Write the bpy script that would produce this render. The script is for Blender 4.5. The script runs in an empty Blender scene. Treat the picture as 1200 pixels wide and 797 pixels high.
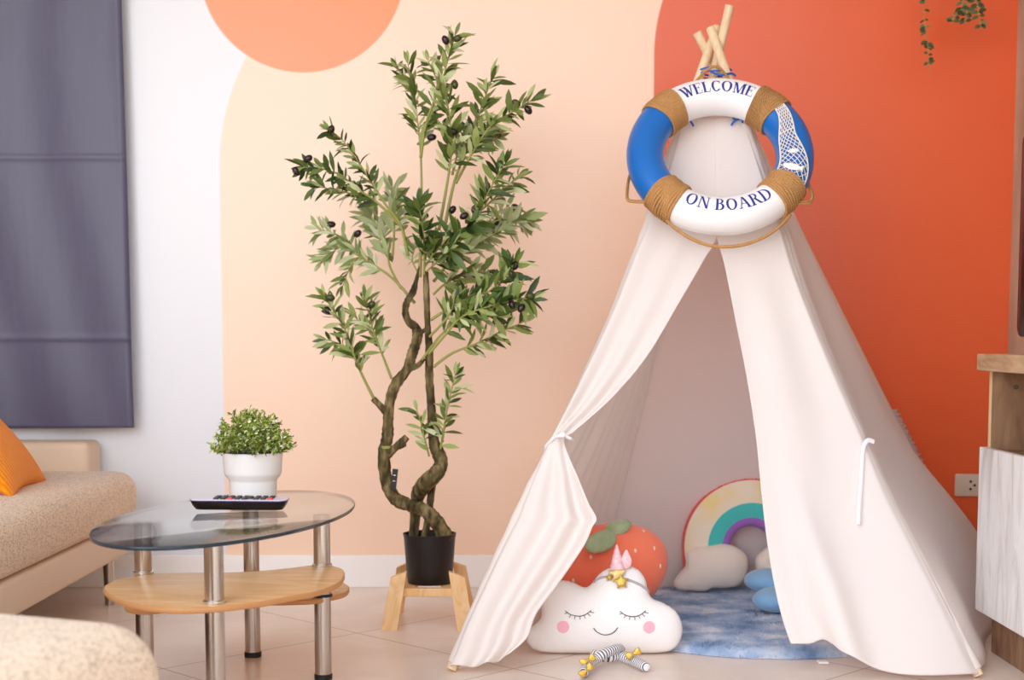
import bpy, bmesh, math, random
import numpy as np
from mathutils import Vector as V, Matrix
from mathutils.geometry import delaunay_2d_cdt
rnd = random.Random(7)
PI = math.pi
scn = bpy.context.scene
COL = scn.collection
# ------------------------------------------------------------------ camera model (1200 x 797 frame)
F = 1700.0; CX = 600.0; CH = 0.8; PITCH = math.radians(5.0)
CY = 395.0 + F * math.tan(PITCH)
CAM = V((0, 0, CH))
cp, sp_ = math.cos(PITCH), math.sin(PITCH)
def ray(px, py):
    xc = (px - CX) / F; yc = (CY - py) / F
    return V((xc, cp + yc * sp_, -sp_ + yc * cp))
def P(px, py, Y):
    d = ray(px, py); return CAM + d * (Y / d.y)
def PZ(px, py, Z):
    d = ray(px, py); return CAM + d * ((Z - CH) / d.z)
def PP(px, py, p0, n):
    d = ray(px, py); return CAM + d * ((p0 - CAM).dot(n) / d.dot(n))
def pix(p):
    q = p - CAM
    yc = q.y * sp_ + q.z * cp; zc = q.y * cp - q.z * sp_
    return CX + F * q.x / zc, CY - F * yc / zc
def lerp(a, b, t): return a + (b - a) * t
def sstep(a, b, x):
    t = max(0.0, min(1.0, (x - a) / (b - a))); return t * t * (3 - 2 * t)
def cr(pts, n, closed=False):
    """Catmull-Rom resampling of a list of tuples / vectors."""
    pts = [V(p) for p in pts]; m = len(pts); out = []
    segs = m if closed else m - 1
    for i in range(segs):
        if closed: p0, p1, p2, p3 = pts[i - 1], pts[i], pts[(i + 1) % m], pts[(i + 2) % m]
        else: p0, p1, p2, p3 = pts[max(i - 1, 0)], pts[i], pts[i + 1], pts[min(i + 2, m - 1)]
        for k in range(n):
            t = k / n
            out.append(0.5 * ((2 * p1) + (p2 - p0) * t + (2 * p0 - 5 * p1 + 4 * p2 - p3) * t * t + (3 * p1 - p0 - 3 * p2 + p3) * t ** 3))
    if not closed: out.append(pts[-1])
    return out
def resample(pts, n):
    """n points evenly spaced by arc length."""
    d = [0.0]
    for a, b in zip(pts, pts[1:]): d.append(d[-1] + (b - a).length)
    out = []; j = 0
    for k in range(n):
        s = d[-1] * k / (n - 1)
        while j < len(pts) - 2 and d[j + 1] < s: j += 1
        t = (s - d[j]) / max(1e-9, d[j + 1] - d[j]); out.append(pts[j].lerp(pts[j + 1], min(1, max(0, t))))
    return out
# ------------------------------------------------------------------ materials
def lin(c):
    return tuple(((x / 255) / 12.92 if x / 255 <= 0.04045 else ((x / 255 + 0.055) / 1.055) ** 2.4) for x in c) + (1.0,)
class NT:
    def __init__(s, m): s.t = m.node_tree; s.n = s.t.nodes; s.l = s.t.links
    def add(s, typ, **kw):
        nd = s.n.new(typ)
        for k, v in kw.items():
            if k.startswith('i_'):
                key = k[2:]; key = int(key) if key.isdigit() else key.replace('_', ' ')
                nd.inputs[key].default_value = v
            else: setattr(nd, k, v)
        return nd
    def link(s, a, b): s.l.new(a, b)
    def math(s, op, a, b=None, c=None):
        nd = s.n.new('ShaderNodeMath'); nd.operation = op
        for i, x in enumerate((a, b, c)):
            if x is None: continue
            if isinstance(x, (int, float)): nd.inputs[i].default_value = x
            else: s.l.new(x, nd.inputs[i])
        return nd.outputs[0]
    def mix(s, fac, a, b):
        nd = s.n.new('ShaderNodeMix'); nd.data_type = 'RGBA'
        for sock, x in ((nd.inputs[0], fac), (nd.inputs[6], a), (nd.inputs[7], b)):
            if isinstance(x, (int, float, tuple)): sock.default_value = x
            else: s.l.new(x, sock)
        return nd.outputs[2]
    def ramp(s, fac, stops, interp='LINEAR'):
        nd = s.n.new('ShaderNodeValToRGB'); nd.color_ramp.interpolation = interp
        e = nd.color_ramp.elements
        while len(e) < len(stops): e.new(0.5)
        for el, (p, c) in zip(e, stops): el.position = p; el.color = c
        s.l.new(fac, nd.inputs[0]); return nd.outputs[0]
    def noise(s, scale, detail=3, vec=None, rough=0.5, dist=0.0):
        nd = s.add('ShaderNodeTexNoise'); nd.inputs['Scale'].default_value = scale
        nd.inputs['Detail'].default_value = detail; nd.inputs['Roughness'].default_value = rough; nd.inputs['Distortion'].default_value = dist
        if vec is not None: s.l.new(vec, nd.inputs['Vector'])
        return nd.outputs[0]
    def coord(s, which='Object', scale=(1, 1, 1), rot=(0, 0, 0)):
        tc = s.n.new('ShaderNodeTexCoord'); mp = s.n.new('ShaderNodeMapping')
        mp.inputs['Scale'].default_value = scale; mp.inputs['Rotation'].default_value = rot
        s.l.new(tc.outputs[which], mp.inputs['Vector']); return mp.outputs[0]
def mat(name, base=(128, 128, 128), rough=0.5, metal=0.0, spec=0.5, noise=None, bump=None, sheen=0.0, coat=0.0, trans=0.0, build=None):
    m = bpy.data.materials.new(name); m.use_nodes = True
    t = NT(m); b = t.n['Principled BSDF']
    b.inputs['Base Color'].default_value = lin(base); b.inputs['Roughness'].default_value = rough
    b.inputs['Metallic'].default_value = metal; b.inputs['Specular IOR Level'].default_value = spec
    if sheen: b.inputs['Sheen Weight'].default_value = sheen; b.inputs['Sheen Roughness'].default_value = 0.5
    if coat: b.inputs['Coat Weight'].default_value = coat; b.inputs['Coat Roughness'].default_value = 0.1
    if noise:
        sc, c2, stretch = noise[:3]
        f = t.noise(sc, 4, t.coord('Object', stretch))
        f = t.ramp(f, [(0.35, (0, 0, 0, 1)), (0.65, (1, 1, 1, 1))])
        t.link(t.mix(f, lin(base), lin(c2)), b.inputs['Base Color'])
    if bump:
        f = t.noise(bump[0], 4, t.coord('Object', bump[2] if len(bump) > 2 else (1, 1, 1)))
        bn = t.add('ShaderNodeBump'); bn.inputs['Strength'].default_value = bump[1]; bn.inputs['Distance'].default_value = 0.01
        t.link(f, bn.inputs['Height']); t.link(bn.outputs[0], b.inputs['Normal'])
    if build: build(t, b)
    if trans:
        tr = t.add('ShaderNodeBsdfTranslucent'); tr.inputs[0].default_value = lin(base)
        mx = t.add('ShaderNodeMixShader'); mx.inputs[0].default_value = trans
        out = t.n['Material Output']
        t.link(b.outputs[0], mx.inputs[1]); t.link(tr.outputs[0], mx.inputs[2]); t.link(mx.outputs[0], out.inputs[0])
    return m
# ------------------------------------------------------------------ mesh helper
WORLD = {}
class MB:
    def __init__(s): s.v = []; s.f = []; s.uv = []; s.mi = []
    def add(s, vs, fs, uvs=None, mi=0):
        o = len(s.v); s.v += [tuple(v) for v in vs]; s.f += [tuple(i + o for i in f) for f in fs]
        s.uv += list(uvs) if uvs else [(0.0, 0.0)] * len(vs); s.mi += [mi] * len(fs)
    def box(s, lo, hi, bev=0.0, seg=2, M=None, mi=0):
        bm = bmesh.new(); bmesh.ops.create_cube(bm, size=1)
        c = [(a + b) / 2 for a, b in zip(lo, hi)]; d = [b - a for a, b in zip(lo, hi)]
        for v in bm.verts: v.co = V((v.co.x * d[0] + c[0], v.co.y * d[1] + c[1], v.co.z * d[2] + c[2]))
        if bev: bmesh.ops.bevel(bm, geom=bm.edges[:], offset=bev, segments=seg, profile=0.5, affect='EDGES', clamp_overlap=True)
        bmesh.ops.recalc_face_normals(bm, faces=bm.faces[:])
        bm.verts.index_update()
        s.add([(M @ v.co) if M else v.co.copy() for v in bm.verts], [[v.index for v in f.verts] for f in bm.faces], None, mi); bm.free()
    def tube(s, pts, r, seg=8, caps=True, mi=0, flat=1.0, up=None):
        pts = [V(p) for p in pts]; n = len(pts)
        rr = r if isinstance(r, (list, tuple)) else [r] * n
        t0 = (pts[1] - pts[0]).normalized()
        a = V(up) if up else (V((0, 0, 1)) if abs(t0.z) < 0.9 else V((1, 0, 0)))
        vs = []; uv = []; L = 0.0; nrm = (a - t0 * a.dot(t0)).normalized()
        for i, p in enumerate(pts):
            t = (pts[min(i + 1, n - 1)] - pts[max(i - 1, 0)]).normalized()
            nrm = (nrm - t * nrm.dot(t)).normalized(); bi = t.cross(nrm)
            if i: L += (p - pts[i - 1]).length
            for k in range(seg):
                an = 2 * PI * k / seg
                vs.append(p + nrm * (math.cos(an) * rr[i] * flat) + bi * (math.sin(an) * rr[i])); uv.append((L, k / seg))
        fs = [(i * seg + k, i * seg + (k + 1) % seg, (i + 1) * seg + (k + 1) % seg, (i + 1) * seg + k) for i in range(n - 1) for k in range(seg)]
        if caps: fs += [tuple(range(seg))[::-1], tuple(range((n - 1) * seg, n * seg))]
        s.add(vs, fs, uv, mi)
    def lathe(s, prof, c=(0, 0, 0), seg=40, mi=0, axis=None, capped=True):
        """profile (r, z) bottom to top around a vertical axis."""
        vs = []; n = len(prof); M = axis or Matrix.Identity(3)
        for r, z in prof:
            for k in range(seg):
                a = 2 * PI * k / seg; vs.append(V(c) + M @ V((r * math.cos(a), r * math.sin(a), z)))
        fs = [(i * seg + k, i * seg + (k + 1) % seg, (i + 1) * seg + (k + 1) % seg, (i + 1) * seg + k) for i in range(n - 1) for k in range(seg)]
        if capped: fs += [tuple(range(seg))[::-1], tuple(range((n - 1) * seg, n * seg))]
        s.add(vs, fs, None, mi)
    def ball(s, c, rx, ry=None, rz=None, M=None, seg=14, rings=9, mi=0):
        ry = ry or rx; rz = rz or rx; vs = []; M = M or Matrix.Identity(3)
        for i in range(1, rings):
            th = PI * i / rings
            for k in range(seg):
                a = 2 * PI * k / seg
                vs.append(V(c) + M @ V((rx * math.sin(th) * math.cos(a), ry * math.sin(th) * math.sin(a), -rz * math.cos(th))))
        fs = [(i * seg + k, i * seg + (k + 1) % seg, (i + 1) * seg + (k + 1) % seg, (i + 1) * seg + k) for i in range(rings - 2) for k in range(seg)]
        b = len(vs); vs += [V(c) + M @ V((0, 0, -rz)), V(c) + M @ V((0, 0, rz))]
        fs += [(b, (k + 1) % seg, k) for k in range(seg)]
        o = (rings - 2) * seg; fs += [(b + 1, o + k, o + (k + 1) % seg) for k in range(seg)]
        s.add(vs, fs, None, mi)
    def prism(s, outline, lo, hi, fn, bev=0.0, mi=0):
        """outline of (u, v); fn(u, v, w) maps to the world."""
        bm = bmesh.new(); vs = [bm.verts.new((p[0], p[1], lo)) for p in outline]; f = bm.faces.new(vs)
        r = bmesh.ops.extrude_face_region(bm, geom=[f])
        for e in r['geom']:
            if isinstance(e, bmesh.types.BMVert): e.co.z = hi
        bmesh.ops.recalc_face_normals(bm, faces=bm.faces[:])
        if bev:
            ed = [e for e in bm.edges if abs(e.verts[0].co.z - e.verts[1].co.z) < 1e-7]
            bmesh.ops.bevel(bm, geom=ed, offset=bev, segments=2, profile=0.5, affect='EDGES')
        bm.verts.index_update()
        s.add([fn(*v.co) for v in bm.verts], [[v.index for v in f.verts] for f in bm.faces], [(v.co.x, v.co.y) for v in bm.verts], mi); bm.free()
    def grid(s, rows, mi=0, closed=False):
        m = len(rows[0]); vs = [p for r in rows for p in r]
        uv = [(k / (m - 1), i / (len(rows) - 1)) for i in range(len(rows)) for k in range(m)]
        fs = [(i * m + k, i * m + k + 1, (i + 1) * m + k + 1, (i + 1) * m + k) for i in range(len(rows) - 1) for k in range(m - 1)]
        s.add(vs, fs, uv, mi)
    def leaf(s, b, d, n, L, W, curl=0.15, mi=0):
        d = d.normalized(); n = (n - d * n.dot(d)).normalized(); sd = d.cross(n)
        prof = ((0.0, 0.06), (0.22, 0.62), (0.5, 1.0), (0.78, 0.72), (1.0, 0.03))
        vs = []
        for t, w in prof:
            c = b + d * (L * t) - n * (curl * L * t * t)
            vs += [c - sd * (W * w * 0.5) + n * (W * w * 0.12), c, c + sd * (W * w * 0.5) + n * (W * w * 0.12)]
        fs = []
        for i in range(len(prof) - 1):
            a = i * 3; fs += [(a, a + 1, a + 4, a + 3), (a + 1, a + 2, a + 5, a + 4)]
        s.add(vs, fs, None, mi)
    def build(s, name, mats, parent=None, smooth=True, angle=40, solid=0.0, sub=0, loc=None):
        off = WORLD[parent.name] if parent is not None else V(loc or (0, 0, 0))
        me = bpy.data.meshes.new(name)
        me.from_pydata([V(v) - off for v in s.v], [], s.f)
        ul = me.uv_layers.new(name='UVMap')
        li = np.empty(len(me.loops), dtype=np.int32); me.loops.foreach_get('vertex_index', li)
        ul.data.foreach_set('uv', np.array(s.uv, dtype=np.float32)[li].ravel())
        for m in (mats if isinstance(mats, (list, tuple)) else [mats]): me.materials.append(m)
        me.polygons.foreach_set('material_index', s.mi)
        me.polygons.foreach_set('use_smooth', [smooth] * len(me.polygons))
        if smooth and angle < 180: me.set_sharp_from_angle(angle=math.radians(angle))
        me.update()
        o = bpy.data.objects.new(name, me); COL.objects.link(o)
        if parent is not None: o.parent = parent
        else: o.location = off
        WORLD[o.name] = off.copy()
        if solid:
            md = o.modifiers.new('thickness', 'SOLIDIFY'); md.thickness = solid; md.offset = 0
        if sub:
            md = o.modifiers.new('smooth', 'SUBSURF'); md.levels = sub; md.render_levels = sub
        return o
def thing(name, label, cat, loc, group=None):
    o = bpy.data.objects.new(name, None); COL.objects.link(o); o.location = loc; o.empty_display_size = 0.05
    WORLD[o.name] = V(loc); return tag(o, label, cat, group)
def tag(o, label, cat, group=None):
    o['label'] = label; o['category'] = cat
    if group: o['group'] = group
    return o
def struct(o): o['kind'] = 'structure'; return o

# pillow: outline inflated by a Poisson solve
class Pillow:
    def __init__(s, outline, T, N=80, n=6, power=0.5):
        s.T = T; s.power = power
        pts = cr([(p[0], p[1]) for p in outline], n, True); s.b = [(p.x, p.y) for p in pts]
        B = np.array(s.b); s.lo = B.min(0); s.hi = B.max(0); s.h = max(s.hi - s.lo) / N
        nx, ny = (np.ceil((s.hi - s.lo) / s.h).astype(int) + 5); s.o = s.lo - 2 * s.h; s.nx, s.ny = nx, ny
        gx = s.o[0] + np.arange(nx) * s.h; gy = s.o[1] + np.arange(ny) * s.h
        X, Y = np.meshgrid(gx, gy, indexing='ij'); ins = np.zeros(X.shape, bool)
        for (x1, y1), (x2, y2) in zip(s.b, s.b[1:] + s.b[:1]):
            c = ((y1 > Y) != (y2 > Y)); 
            with np.errstate(divide='ignore', invalid='ignore'): xi = (x2 - x1) * (Y - y1) / (y2 - y1) + x1
            ins ^= c & (X < xi)
        u = np.zeros(X.shape)
        for it in range(2500):
            un = 0.25 * (np.roll(u, 1, 0) + np.roll(u, -1, 0) + np.roll(u, 1, 1) + np.roll(u, -1, 1) + 1.0); u = np.where(ins, un, 0)
        s.u = u / u.max(); s.ins = ins; s.X, s.Y = X, Y
        d = np.full(X.shape, 9.0)
        for x, y in s.b: d = np.minimum(d, (X - x) ** 2 + (Y - y) ** 2)
        s.inner = ins & (np.sqrt(d) > 0.7 * s.h)
    def z(s, x, y):
        fx = (x - s.o[0]) / s.h; fy = (y - s.o[1]) / s.h
        i = int(min(max(fx, 0), s.nx - 2)); j = int(min(max(fy, 0), s.ny - 2)); a = min(max(fx - i, 0), 1); b = min(max(fy - j, 0), 1)
        u = s.u; w = (u[i, j] * (1 - a) + u[i + 1, j] * a) * (1 - b) + (u[i, j + 1] * (1 - a) + u[i + 1, j + 1] * a) * b
        return s.T * max(w, 0) ** s.power
    def mesh(s, mb, fn, back=1.0, mi=0):
        nb = len(s.b); pts = [V(p) for p in s.b]
        pts += [V((x, y)) for x, y in zip(s.X[s.inner], s.Y[s.inner])]
        vo, eo, fo, *_ = delaunay_2d_cdt(pts, [(i, (i + 1) % nb) for i in range(nb)], [list(range(nb))], 1, 1e-7)
        n = len(vo); zs = [0.0 if i < nb else s.z(p.x, p.y) for i, p in enumerate(vo)]
        vs = [fn(p.x, p.y, z) for p, z in zip(vo, zs)]; mp = {}
        uv = [(p.x, p.y) for p in vo]
        for i, (p, z) in enumerate(zip(vo, zs)):
            if i < nb: mp[i] = i
            else: mp[i] = len(vs); vs.append(fn(p.x, p.y, -z * back)); uv.append((p.x, p.y))
        fs = [tuple(f) for f in fo] + [tuple(mp[i] for i in reversed(f)) for f in fo]
        mb.add(vs, fs, uv, mi)
def frame(O, e1, e2):
    e1 = V(e1).normalized(); e2 = V(e2); e2 = (e2 - e1 * e2.dot(e1)).normalized(); n = e1.cross(e2); O = V(O)
    return lambda u, v, w=0.0: O + e1 * u + e2 * v + n * w
def star(r1, r2, n=5, a0=PI / 2):
    return [((r1 if k % 2 == 0 else r2) * math.cos(a0 + PI * k / n), (r1 if k % 2 == 0 else r2) * math.sin(a0 + PI * k / n)) for k in range(2 * n)]
def disc(r, n=24, sx=1.0, sy=1.0, c=(0, 0)):
    return [(c[0] + r * sx * math.cos(2 * PI * k / n), c[1] + r * sy * math.sin(2 * PI * k / n)) for k in range(n)]
# ================================================================== MATERIALS
YW = 4.607                       # back wall
def wcoord(px, py): p = P(px, py, YW); return p.x, p.z
def mural(t, b):
    tc = t.add('ShaderNodeTexCoord'); sx = t.add('ShaderNodeSeparateXYZ'); t.link(tc.outputs['Object'], sx.inputs[0])
    x, z = sx.outputs[0], sx.outputs[2]
    def below(val, lim, soft=0.0025): # 1 where val < lim
        return t.math('MULTIPLY_ADD', t.math('SUBTRACT', lim, val), 1 / (2 * soft), 0.5)
    def cl(v):
        n = t.add('ShaderNodeClamp'); t.link(v, n.inputs[0]); return n.outputs[0]
    def dist(c):
        return t.math('SQRT', t.math('ADD', t.math('POWER', t.math('ABSOLUTE', t.math('SUBTRACT', x, c[0])), 2.0), t.math('POWER', t.math('ABSOLUTE', t.math('SUBTRACT', z, c[1])), 2.0)))
    def arch(xl, c, r):
        circ = cl(below(dist(c), r))
        rect = t.math('MULTIPLY', cl(below(t.math('MULTIPLY', x, -1.0), -xl)), cl(below(z, c[1])))
        return t.math('MAXIMUM', circ, rect)
    # peach arch
    xl = wcoord(260, 350)[0]; c = wcoord(530, 200); a1 = t.math('MAXIMUM', arch(xl, (xl + (c[0] - wcoord(258, 200)[0]), c[1]), c[0] - wcoord(258, 200)[0]), t.math('MULTIPLY', cl(below(t.math('MULTIPLY', x, -1.0), -c[0])), cl(below(z, c[1] + c[0] - wcoord(258, 200)[0]))))
    # coral arch
    xl2 = wcoord(764.5, 300)[0]; c2 = wcoord(980, 65); r2 = c2[0] - xl2
    a2 = t.math('MAXIMUM', arch(xl2, c2, r2), t.math('MULTIPLY', cl(below(t.math('MULTIPLY', x, -1.0), -c2[0])), cl(below(z, c2[1] + r2))))
    # sun
    c3 = wcoord(354, -38); r3 = c3[1] - wcoord(354, 85)[1]; a3 = cl(below(dist(c3), r3))
    n = t.noise(1.6, 2)
    white = t.mix(t.math('MULTIPLY', n, 0.3), lin(MUR['white']), lin((224, 222, 224)))
    col = t.mix(a1, white, lin(MUR['peach'])); col = t.mix(a2, col, lin(MUR['coral'])); col = t.mix(a3, col, lin(MUR['orange']))
    t.link(col, b.inputs['Base Color'])
    bn = t.add('ShaderNodeBump'); bn.inputs['Strength'].default_value = 0.04; bn.inputs['Distance'].default_value = 0.003
    t.link(t.noise(180, 3, tc.outputs['Object']), bn.inputs['Height']); t.link(bn.outputs[0], b.inputs['Normal'])
MUR = dict(white=(232, 238, 246), peach=(251, 219, 194), coral=(228, 97, 50), orange=(255, 143, 78))
m_wall = mat('mural_wall_paint', rough=0.30, spec=0.7, build=mural)
def tiles(t, b):
    tc = t.add('ShaderNodeTexCoord'); sx = t.add('ShaderNodeSeparateXYZ'); t.link(tc.outputs['Object'], sx.inputs[0])
    x, y = sx.outputs[0], sx.outputs[1]
    def line(v, off):
        w = t.math('MODULO', t.math('ADD', v, 60.0 - off), 0.6)      # 0..0.6, joint at 0
        d = t.math('MINIMUM', w, t.math('SUBTRACT', 0.6, w)); return t.math('LESS_THAN', d, 0.0022)
    u = t.math('MULTIPLY', t.math('ADD', x, y), 0.7071); v = t.math('MULTIPLY', t.math('SUBTRACT', y, x), 0.7071)
    g = t.math('MAXIMUM', line(u, 2.446), line(v, 2.44))
    n = t.ramp(t.noise(3.5, 5, tc.outputs['Object'], 0.6, 0.6), [(0.35, lin((228, 212, 198))), (0.65, lin((240, 226, 214)))])
    t.link(t.mix(t.math('MULTIPLY', g, 0.75), n, lin((150, 125, 105))), b.inputs['Base Color'])
    bn = t.add('ShaderNodeBump'); bn.inputs['Strength'].default_value = 0.4; bn.inputs['Distance'].default_value = 0.002; bn.invert = True
    t.link(g, bn.inputs['Height']); t.link(bn.outputs[0], b.inputs['Normal'])
m_floor = mat('floor_tiles', rough=0.28, spec=0.45, build=tiles)
m_ceil = mat('ceiling_paint', (238, 238, 238), 0.8)
m_plaster = mat('side_wall_paint', (236, 233, 230), 0.6)
m_paper = mat('stone_wallpaper', (205, 188, 165), 0.7, noise=(5, (168, 146, 122), (1, 1, 0.4)), bump=(60, 0.2))
m_base = mat('white_baseboard', (250, 249, 248), 0.5)
def curt(t, b):
    tc = t.coord('Object'); sx = t.add('ShaderNodeSeparateXYZ'); t.link(tc, sx.inputs[0])
    n = t.noise(3, 3, t.coord('Object', (3, 1, 0.6)))
    t.link(t.mix(n, lin((66, 66, 96)), lin((88, 86, 114))), b.inputs['Base Color'])
    bn = t.add('ShaderNodeBump'); bn.inputs['Strength'].default_value = 0.15; bn.inputs['Distance'].default_value = 0.01
    t.link(t.noise(9, 4, t.coord('Object', (2.5, 1, 0.5))), bn.inputs['Height']); t.link(bn.outputs[0], b.inputs['Normal'])
m_curtain = mat('violet_satin_curtain', rough=0.45, spec=0.7, build=curt)
def speck(t, b):
    vo = t.add('ShaderNodeTexVoronoi'); vo.inputs['Scale'].default_value = 230
    t.link(t.coord('Object'), vo.inputs['Vector'])
    m = t.math('LESS_THAN', vo.outputs['Distance'], 0.36)
    n = t.noise(60, 2, t.coord('Object'))
    m = t.math('MULTIPLY', m, t.ramp(n, [(0.36, (0, 0, 0, 1)), (0.46, (1, 1, 1, 1))]))
    big = t.noise(2.5, 2)
    base = t.mix(big, lin((230, 208, 180)), lin((240, 222, 200)))
    t.link(t.mix(t.math('MULTIPLY', m, 0.75), base, lin((118, 82, 58))), b.inputs['Base Color'])
    bn = t.add('ShaderNodeBump'); bn.inputs['Strength'].default_value = 0.35; bn.inputs['Distance'].default_value = 0.004
    t.link(t.noise(240, 3, t.coord('Object')), bn.inputs['Height']); t.link(bn.outputs[0], b.inputs['Normal'])
m_speck = mat('speckled_beige_fabric', rough=0.9, spec=0.2, sheen=0.15, build=speck)
m_leather = mat('cream_leatherette', (226, 203, 178), 0.5, bump=(120, 0.08))
m_dark = mat('dark_plastic', (22, 20, 22), 0.45)
m_steel = mat('brushed_steel', (196, 186, 176), 0.16, 1.0, bump=(40, 0.05, (60, 60, 1)))
m_chrome = mat('polished_chrome', (225, 222, 218), 0.08, 1.0)
def cord(t, b):
    w = t.add('ShaderNodeTexWave'); w.inputs['Scale'].default_value = 26; w.inputs['Distortion'].default_value = 0.3; w.bands_direction = 'X'
    t.link(t.coord('UV'), w.inputs['Vector'])
    t.link(t.mix(w.outputs['Fac'], lin((240, 128, 0)), lin((255, 164, 10))), b.inputs['Base Color'])
    bn = t.add('ShaderNodeBump'); bn.inputs['Strength'].default_value = 0.6; bn.inputs['Distance'].default_value = 0.004
    t.link(w.outputs['Fac'], bn.inputs['Height']); t.link(bn.outputs[0], b.inputs['Normal'])
m_cord = mat('orange_corduroy', rough=0.85, spec=0.2, sheen=0.2, build=cord)
def wood(c1, c2, c3, stretch, scale=3.0, dist=2.5):
    def f(t, b):
        n = t.noise(scale, 6, t.coord('Object', stretch), 0.55, dist)
        fine = t.noise(scale * 9, 3, t.coord('Object', stretch))
        c = t.ramp(n, [(0.3, lin(c1)), (0.5, lin(c2)), (0.7, lin(c3))])
        t.link(t.mix(t.math('MULTIPLY', fine, 0.35), c, lin(c1)), b.inputs['Base Color'])
    return f
m_beech = mat('honey_beech_veneer', rough=0.35, build=wood((206, 152, 96), (226, 178, 122), (236, 196, 146), (1.2, 7, 7), 2.2))
m_beech_edge = mat('beech_edge', (196, 140, 88), 0.45)
m_pine = mat('pale_pine', rough=0.5, build=wood((228, 176, 112), (240, 198, 142), (246, 212, 164), (6, 6, 1.2), 4.0))
m_pole = mat('pole_wood', rough=0.55, build=wood((220, 192, 150), (236, 214, 178), (242, 224, 194), (8, 8, 1.0), 4.0))
m_rustic = mat('rustic_oak_laminate', rough=0.5, build=wood((160, 122, 88), (192, 158, 122), (214, 184, 150), (7, 0.8, 7), 3.0))
m_dkwood = mat('brown_wood_laminate', rough=0.5, build=wood((112, 80, 58), (146, 110, 82), (172, 136, 104), (2.0, 3, 0.7), 7.0, 1.2))
m_edge = mat('pale_edge_band', (226, 196, 150), 0.5)
def marble(t, b):
    n = t.noise(2.2, 6, t.coord('Object', (2, 7, 1.4), (0.5, 0, 0)), 0.6, 1.2)
    t.link(t.ramp(n, [(0.28, lin((190, 186, 182))), (0.45, lin((222, 220, 218))), (0.56, lin((236, 236, 236))), (0.72, lin((218, 215, 212)))]), b.inputs['Base Color'])
m_marble = mat('grey_marble_laminate', rough=0.3, build=marble)
m_black = mat('glossy_black', (10, 9, 10), 0.2)
m_potblk = mat('black_pot_plastic', (26, 23, 25), 0.4)
m_soil = mat('dark_soil', (48, 38, 30), 0.95, bump=(60, 0.8))
m_white_cer = mat('white_glazed_ceramic', (240, 240, 240), 0.25, coat=0.3)
def bark(t, b):
    n = t.noise(55, 5, t.coord('Object', (1, 1, 0.35)))
    t.link(t.ramp(n, [(0.35, lin((54, 44, 28))), (0.5, lin((96, 84, 54))), (0.68, lin((146, 130, 92)))]), b.inputs['Base Color'])
    bn = t.add('ShaderNodeBump'); bn.inputs['Strength'].default_value = 0.7; bn.inputs['Distance'].default_value = 0.006
    t.link(n, bn.inputs['Height']); t.link(bn.outputs[0], b.inputs['Normal'])
m_bark = mat('olive_bark', rough=0.85, spec=0.2, build=bark)
m_twig = mat('green_twig', (150, 152, 76), 0.6)
def leafmat(stops):
    def f(t, b):
        g = t.add('ShaderNodeNewGeometry')
        t.link(t.ramp(g.outputs['Random Per Island'], stops), b.inputs['Base Color'])
    return f
m_leaf = mat('olive_leaf_green', rough=0.5, spec=0.35, trans=0.0, build=leafmat([(0.0, lin((58, 74, 26))), (0.3, lin((98, 116, 48))), (0.55, lin((146, 160, 86))), (0.78, lin((186, 194, 140))), (1.0, lin((208, 212, 170)))]))
m_leafd = mat('olive_leaf_dark', rough=0.45, spec=0.4, build=leafmat([(0.0, lin((38, 60, 22))), (0.4, lin((72, 96, 36))), (0.7, lin((124, 140, 66))), (0.88, lin((176, 188, 126))), (1.0, lin((198, 204, 156)))]))
m_leafp = mat('olive_leaf_pale', rough=0.6, spec=0.3, build=leafmat([(0.0, lin((108, 126, 62))), (0.35, lin((160, 174, 116))), (1.0, lin((204, 212, 176)))]))
m_bushleaf = mat('small_plant_leaf', rough=0.55, spec=0.3, build=leafmat([(0.0, lin((74, 96, 22))), (0.35, lin((122, 148, 40))), (0.62, lin((168, 188, 78))), (0.8, lin((222, 226, 168))), (1.0, lin((244, 242, 222)))]))
m_vine = mat('vine_leaf', rough=0.6, spec=0.3, build=leafmat([(0.0, lin((50, 62, 34))), (0.6, lin((88, 96, 56))), (1.0, lin((126, 132, 92)))]))
m_olive = mat('ripe_olive', (38, 22, 24), 0.25)
m_olivegreen = mat('unripe_olive', (62, 68, 30), 0.25)
def weave(strength=0.12):
    def f(t, b):
        bn = t.add('ShaderNodeBump'); bn.inputs['Strength'].default_value = strength; bn.inputs['Distance'].default_value = 0.004
        h = t.math('ADD', t.noise(14, 4, t.coord('Object')), t.math('MULTIPLY', t.noise(500, 2, t.coord('Object')), 0.25))
        t.link(h, bn.inputs['Height']); t.link(bn.outputs[0], b.inputs['Normal'])
    return f
m_canvas = mat('white_cotton_canvas', (250, 245, 242), 0.85, spec=0.2, sheen=0.1, trans=0.40, build=weave())
m_lace = mat('white_lace', (232, 226, 224), 0.9, spec=0.1, bump=(160, 0.9), trans=0.35)
m_ribbon = mat('white_cotton_tape', (244, 242, 244), 0.8)
m_bluecord = mat('blue_cord', (20, 104, 205), 0.6)
m_ringw = mat('white_foam_gloss', (243, 242, 242), 0.35, spec=0.5, bump=(60, 0.04))
m_ringb = mat('blue_foam_gloss', (8, 104, 188), 0.3, spec=0.5, bump=(60, 0.04))
m_ink = mat('navy_ink', (30, 42, 140), 0.5)
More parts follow.
